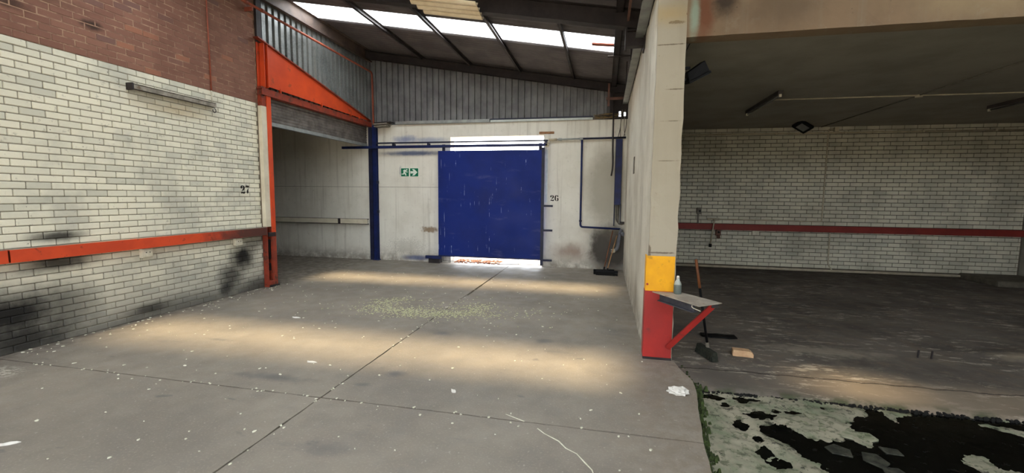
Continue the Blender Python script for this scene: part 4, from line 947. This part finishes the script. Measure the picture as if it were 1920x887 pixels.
# moss along the broken slab edge
m = MB(); q = random.Random(12)
def edge_pt(t):
    i = min(int(t), len(EDGE) - 2); f = t - i; return EDGE[i][0] + (EDGE[i+1][0] - EDGE[i][0]) * f, EDGE[i][1] + (EDGE[i+1][1] - EDGE[i][1]) * f
for i in range(330):
    t_ = q.uniform(0.2, 6.5); x, y = edge_pt(t_); x += abs(q.gauss(0, 0.035)) + 0.0; y += q.uniform(-.02, .02); r = q.uniform(0.006, 0.02); z = -0.055 + q.uniform(-0.02, 0.03)
    m.hexa([(x - r, y - r, z - .03), (x + r, y - r, z - .03), (x + r, y + r, z - .03), (x - r, y + r, z - .03)], [(x - r*.3, y - r*.4, z + r), (x + r*.5, y - r*.3, z + r*.8), (x + r*.3, y + r*.5, z + r), (x - r*.5, y + r*.3, z + r*.7)])
o = one(m, 'moss_clumps', 'moss', 'green moss growing along the broken edge of the hall slab', 'moss'); o['kind'] = 'stuff'
# grimy crust under the ramp edge
m = MB()
for i in range(900):
    x = 0.9 + 4.2 * q.random() ** 1.3; y = 4.372 + q.gauss(0, 0.014); r = q.uniform(0.008, 0.022); z = -0.080 + q.uniform(-0.008, 0.012)
    m.hexa([(x - r, y - r, z - .03), (x + r, y - r, z - .03), (x + r, y + r, z - .03), (x - r, y + r, z - .03)], [(x - r*.5, y - r*.4, z + r*.6), (x + r*.5, y - r*.5, z + r*.4), (x + r*.5, y + r*.5, z + r*.6), (x - r*.5, y + r*.3, z + r*.4)])
o = one(m, 'dirt_crust', 'bristle', 'black dirt crusted along the foot of the ramp beside the water', 'dirt'); o['kind'] = 'stuff'

# broken concrete pieces at the water's edge
q = random.Random(31)
for i, (x, y, r, sx) in enumerate([(1.72, 3.93, 0.13, 1.2), (1.90, 3.86, 0.17, 1.3), (2.08, 3.80, 0.12, 1.1), (1.86, 4.06, 0.10, 1.5), (1.78, 3.55, 0.11, 1.2), (1.98, 3.47, 0.13, 0.9), (2.16, 3.62, 0.09, 1.2), (2.02, 3.33, 0.10, 1.1)]):
    a0 = q.uniform(0, 6.28); n = q.choice((4, 5, 5)); wet = i > 3
    r *= 0.8 if wet else 0.85
    P_ = [(x + sx * r * q.uniform(.75, 1.1) * math.cos(a0 + 6.28 * k / n), y + r * q.uniform(.75, 1.1) * math.sin(a0 + 6.28 * k / n)) for k in range(n)]
    ti = q.uniform(-.06, .06); z0 = WL + (0.001 if wet else 0.006)
    lab = ['leftmost pale concrete shard at the edge of the black water', 'largest pale concrete shard at the edge of the black water', 'rightmost pale concrete shard reaching into the black water', 'pale concrete shard behind the others, farthest from the camera',
           'leftmost dark concrete shard half sunk in the black water', 'large dark concrete shard half sunk between the other sunken ones', 'smallest dark concrete shard, rightmost in the black water', 'dark sunken concrete shard closest to the camera'][i]
    one(MB().hexa([(u, v, WL - 0.015) for u, v in P_], [(u, v, z0 + 0.006 + ti * (u - x)) for u, v in P_]), 'concrete_shard', 'shard_wet' if wet else 'shard', lab, 'concrete piece', 'sunken concrete shards' if wet else 'concrete shards at the water edge', bevel=0.004)

# ------------------------------------------------------------------ bay ceiling lights and conduits
def ceiling_batten(x, y0, y1, lab):
    t = thing('ceiling_batten', (x, (y0 + y1) / 2, 3.56), lab, 'light fitting', 'battens under the bay ceiling')
    MB().box((x - 0.035, y0, 3.50), (x + 0.035, y1, 3.559)).build('housing', 'grey_steel', t, bevel=0.004)
    MB().tube([(x, y0 + 0.05, 3.475), (x, y1 - 0.05, 3.475)], 0.014, 10).build('tube', 'glass', t, smooth=True)
    for yy in (y0, y1 - 0.03): MB().box((x - 0.02, yy, 3.455), (x + 0.02, yy + 0.03, 3.50)).build('lamp_holder', 'white_box', t, bevel=0.003)
ceiling_batten(2.74, 7.95, 9.65, 'fluorescent batten on the bay ceiling nearer the pillar')
ceiling_batten(6.90, 8.2, 9.85, 'fluorescent batten on the bay ceiling at the right edge of the picture')
t = thing('ceiling_conduit', (5.1, 8.66, 3.55), 'crossing conduits with a round box on the bay ceiling', 'conduit')
MB().tube([(2.80, 8.64, 3.55), (9.3, 8.72, 3.55)], 0.012, 8).build('conduit', 'conduit', t, smooth=True)
MB().tube([(5.08, 5.2, 3.55), (5.08, 12.0, 3.55)], 0.010, 8).build('conduit', 'grey_box', t, smooth=True)
MB().tube([(5.09, 8.68, 3.56), (5.09, 8.68, 3.52)], 0.05, 14).build('junction_box', 'conduit', t)
t = thing('beam_conduit', (3, 5.19, 3.52), 'pale conduit running along the inside of the concrete lintel', 'conduit')
MB().tube([(0.80, 5.19, 3.52), (9.3, 5.19, 3.52)], 0.014, 8).build('conduit', 'conduit', t, smooth=True)
for x in (1.1, 2.05, 2.9, 3.7): MB().box((x - .02, 5.172, 3.505), (x + .02, 5.21, 3.535)).build('saddle', 'conduit', t)
# floodlights
t = thing('floodlight', (0.79, 5.35, 3.2), 'black floodlight bracketed to the pillar under the lintel', 'floodlight')
Rf = Matrix.Translation((0.97, 5.40, 3.225)) @ Matrix.Rotation(math.radians(-27), 4, 'Y') @ Matrix.Rotation(math.radians(12), 4, 'X')
tf = lambda p: Rf @ Vector(p)
MB().hexa([tf(p) for p in ((-.125,-.10,-.075),(.125,-.10,-.075),(.125,.10,-.075),(-.125,.10,-.075))], [tf(p) for p in ((-.125,-.10,-.05),(.125,-.10,-.05),(.125,.10,-.05),(-.125,.10,-.05))]).build('bezel', 'black', t, bevel=0.004)
MB().hexa([tf(p) for p in ((-.12,-.095,-.05),(.115,-.095,-.05),(.115,.095,-.05),(-.12,.095,-.05))], [tf(p) for p in ((-.095,-.07,.045),(.115,-.08,.075),(.115,.08,.075),(-.095,.07,.045))]).build('body', 'black', t, bevel=0.006)
MB().hexa([tf(p) for p in ((-.105,-.08,-.078),(.105,-.08,-.078),(.105,.08,-.078),(-.105,.08,-.078))], [tf(p) for p in ((-.105,-.08,-.074),(.105,-.08,-.074),(.105,.08,-.074),(-.105,.08,-.074))]).build('glass', 'glass', t)
MB().box((0.79, 5.33, 3.25), (0.90, 5.36, 3.275)).build('bracket', 'black', t)
MB().box((0.79, 5.33, 3.12), (0.86, 5.36, 3.145)).build('bracket', 'black', t)
MB().tube(arc_path([(0.80, 5.36, 3.28), (0.82, 5.36, 3.40), (0.87, 5.30, 3.50), (0.88, 5.20, 3.52)], 0.1), 0.005, 6).build('cable', 'cable', t)
t = thing('floodlight', (4.4, 11.25, 3.35), 'small square floodlight under the far end of the bay ceiling', 'floodlight')
Rf = Matrix.Translation((4.38, 11.25, 3.46)) @ Matrix.Rotation(math.radians(16), 4, 'Y') @ Matrix.Rotation(math.radians(-32), 4, 'X') @ Matrix.Rotation(math.radians(20), 4, 'Z')
for p, q2, mm, nm in (((-.17,-.13,-.03),(.17,.13,.03),'black','body'), ((-.11,-.08,-.034),(.11,.08,-.030),'glass','glass')):
    MB().hexa([tf(v) for v in ((p[0],p[1],p[2]),(q2[0],p[1],p[2]),(q2[0],q2[1],p[2]),(p[0],q2[1],p[2]))], [tf(v) for v in ((p[0],p[1],q2[2]),(q2[0],p[1],q2[2]),(q2[0],q2[1],q2[2]),(p[0],q2[1],q2[2]))]).build(nm, mm, t)
MB().box((4.46, 11.29, 3.44), (4.49, 11.33, 3.559)).build('bracket', 'black', t)

# ------------------------------------------------------------------ things on the bay wall
t = thing('wall_pipe', (5, 12.0, 3.4), 'long horizontal pipe under the ceiling of the bay back wall', 'pipe')
MB().tube([(0.9, 12.02, 3.42), (9.33, 12.02, 3.40)], 0.022, 10).build('pipe', 'conduit', t, smooth=True)
for x in (2.5, 4.1, 5.6, 7.2, 8.6): MB().box((x - .02, 11.99, 3.38), (x + .02, 12.05, 3.44)).build('saddle', 'conduit', t)
t = thing('wall_conduit', (5.25, 12.03, 1.26), 'conduit dropping down the bay wall and turning left above the red rail', 'conduit')
MB().tube(arc_path([(5.40, 12.025, 3.50), (5.25, 12.025, 3.50), (5.25, 12.025, 1.26), (2.62, 12.025, 1.27)], 0.05), 0.016, 10).build('conduit', 'conduit', t, smooth=True)
MB().box((5.36, 11.97, 3.43), (5.45, 12.048, 3.54)).build('junction_box', 'conduit', t, bevel=0.006)
MB().tube([(2.62, 12.02, 1.27), (2.90, 12.02, 1.27)], 0.03, 10).build('union', 'conduit', t)
t = thing('tap_pipe', (2.73, 11.88, 0.57), 'pale standpipe with black end hanging over the red rail', 'pipe')
MB().tube(arc_path([(2.76, 12.02, 1.25), (2.76, 11.89, 1.25), (2.69, 11.88, 0.62)], 0.04), 0.018, 10).build('pipe', 'conduit', t, smooth=True)
MB().tube([(2.69, 11.88, 0.64), (2.685, 11.88, 0.56)], 0.036, 10).build('end', 'black', t)
t = thing('isolator_box', (2.40, 12.0, 1.40), 'narrow grey isolator box on a stem above the red rail', 'box')
MB().box((2.35, 11.98, 1.40), (2.455, 12.048, 1.56)).build('box', 'grey_box', t, bevel=0.008)
MB().tube([(2.415, 11.985, 1.475), (2.415, 11.965, 1.475)], 0.026, 12).build('knob', 'black', t)
MB().box((2.375, 12.0, 1.155), (2.41, 12.045, 1.40)).build('stem', 'grey_box', t)
t = thing('industrial_socket', (2.90, 12.0, 0.80), 'rusty industrial socket hanging below the red rail', 'socket')
MB().box((2.83, 11.96, 0.85), (2.95, 12.048, 1.0)).build('box', 'brown_steel', t, bevel=0.012)
MB().tube([(2.89, 11.965, 0.94), (2.89, 11.945, 0.94)], 0.028, 12).build('knob', 'black', t)
MB().tube([(2.89, 11.98, 0.86), (2.89, 11.94, 0.79)], 0.042, 12).build('outlet', 'brown_steel', t)
t = thing('double_socket', (3.77, 12.0, 0.90), 'pale square socket under the red rail on the bay wall', 'socket')
MB().box((3.69, 11.99, 0.89), (3.85, 12.048, 1.0)).build('box', 'white_box', t, bevel=0.008)
MB().box((3.70, 11.985, 0.90), (3.84, 11.99, 0.99)).build('cover_plate', 'white_box', t)
t = thing('drop_conduit', (5.46, 12.03, 0.0), 'thin conduit below the red rail running down to the bay floor', 'conduit')
MB().tube(arc_path([(5.45, 12.03, 1.0), (5.46, 12.03, 0.20), (5.55, 12.0, 0.06)], 0.06), 0.016, 10).build('conduit', 'conduit', t, smooth=True)
one(MB().tube([(0.9, 12.01, 0.045), (8.75, 12.01, 0.045)], 0.03, 10), 'skirting_pipe', 'conduit', 'pale pipe along the foot of the bay brick wall', 'pipe', smooth=True)

# ------------------------------------------------------------------ litter on the hall floor
def flake(m, x, y, l, w, a, h=0.003):
    c, s_ = math.cos(a), math.sin(a)
    P_ = [(l * u, w * v) for u, v in ((-1, -.3), (-.4, -1), (.6, -.8), (1, .2), (.3, 1), (-.7, .7))]
    pts = [(x + c*u - s_*v, y + s_*u + c*v) for u, v in P_]
    m.hexa([(u, v, 0.0005) for u, v in pts], [(u, v, h + 0.002 * ((i * 7) % 3)) for i, (u, v) in enumerate(pts)])
q = random.Random(21); m = MB()
for i in range(320):
    x = q.uniform(-6.2, 0.5); y = q.uniform(2.0, 9.5)
    if x > 0.3 and y > 4.9: continue
    l = q.choice((0.006, 0.008, 0.01, 0.012, 0.016)); flake(m, x, y, l * q.uniform(.8, 1.3), l * q.uniform(.4, .8), q.uniform(0, 6.3))
for i in range(100):
    x = -6.38 + abs(q.gauss(0, 0.16)); y = q.uniform(2.4, 7.3); l = q.choice((0.008, 0.012, 0.018)); flake(m, x, y, l, l * 0.6, q.uniform(0, 6.3))
for i in range(40):
    y = q.uniform(1.5, 7.3); l = q.choice((0.007, 0.011, 0.014)); flake(m, -2.42 + q.gauss(0, 0.02), y, l, l * 0.6, q.uniform(0, 6.3))
for i in range(40):
    l = q.choice((0.007, 0.011, 0.014)); flake(m, q.uniform(-5.8, 0.2), 3.275 + q.gauss(0, 0.02), l, l * 0.6, q.uniform(0, 6.3))
o = one(m, 'paint_flakes', 'flake', 'small pale flakes scattered across the whole hall floor', 'flakes'); o['kind'] = 'stuff'
m = MB()
for i in range(1500):
    g = q.random()
    if g < 0.5: t_ = q.uniform(2.3, 6.9); x = -2.75 + 0.85 * math.cos(t_) + q.gauss(0, .16); y = 6.50 + 0.48 * math.sin(t_) + q.gauss(0, .12)
    elif g < 0.85: x = q.gauss(-2.7, 0.55); y = q.gauss(6.15, 0.14) + (x + 2.7) * 0.08
    else: x = q.gauss(-2.1, 0.8); y = q.gauss(6.4, 0.35)
    l = q.choice((0.007, 0.010, 0.013, 0.017)); flake(m, x, y, l, l * q.uniform(.4, .8), q.uniform(0, 6.3), 0.004)
o = one(m, 'husk_pile', 'husk', 'spread patch of pale greenish husks beside the floor joint', 'husks'); o['kind'] = 'stuff'
def feather(x, y, l, w, a, lab, mat='paper'):
    c, s_ = math.cos(a), math.sin(a); m = MB()
    P_ = [(-l, 0), (-.6*l, -.5*w), (0, -w), (.6*l, -.7*w), (l, 0), (.6*l, .6*w), (0, w), (-.6*l, .5*w)]
    pts = [(x + c*u - s_*v, y + s_*u + c*v) for u, v in P_]; hs = [0.02, .008, .004, .004, .003, .01, .014, .014]
    m.hexa([(u, v, 0.0005) for u, v in pts], [(u, v, h + .002) for (u, v), h in zip(pts, hs)])
    one(m, 'white_scrap', mat, lab, 'scrap', 'white scraps on the hall floor')
feather(-4.10, 2.135, 0.055, 0.012, 0.75, 'pointed white scrap on the floor at the lower left of the picture')
feather(-3.02, 3.966, 0.055, 0.008, 0.15, 'thin white sliver on the lit floor left of the long joint')
feather(-1.31, 3.65, 0.03, 0.02, -0.5, 'small folded white scrap on the floor in the middle of the picture')
feather(-4.35, 5.40, 0.06, 0.014, 0.2, 'flat white scrap on the floor in front of the roller door')
# long pale crack filled with sealant
m = MB(); pts = [(-0.75, 3.36), (-0.58, 3.28), (-0.46, 3.2), (-0.40, 3.14), (-0.28, 3.06), (-0.22, 2.98), (-0.14, 2.93), (-0.08, 2.84), (-0.03, 2.77), (0.0, 2.66)]
L_, R_l = [], []
for i, (x, y) in enumerate(pts):
    w = 0.003 * (0.6 + 0.6 * ((i * 5) % 3) / 2); L_.append((x - w, y - w)); R_l.append((x + w, y + w))
for i in range(len(pts) - 1):
    if i == 1: continue
    quad = [L_[i], R_l[i], R_l[i+1], L_[i+1]]; m.hexa([(u, v, 0.0) for u, v in quad], [(u, v, 0.002) for u, v in quad])
one(m, 'crack_filler', 'flake', 'pale wavy line of filler in a floor crack near the camera', 'filler')
# outside the sliding door
m = MB()
for i in range(200):
    x = q.uniform(-4.0, -2.7); y = q.uniform(11.05, 11.65); l = q.uniform(.015, .04); flake(m, x, y, l, l * .6, q.uniform(0, 6.3), 0.015)
o = one(m, 'leaf_litter', 'litter', 'brown leaf litter on the sunlit ground beneath the sliding door', 'litter'); o['kind'] = 'stuff'
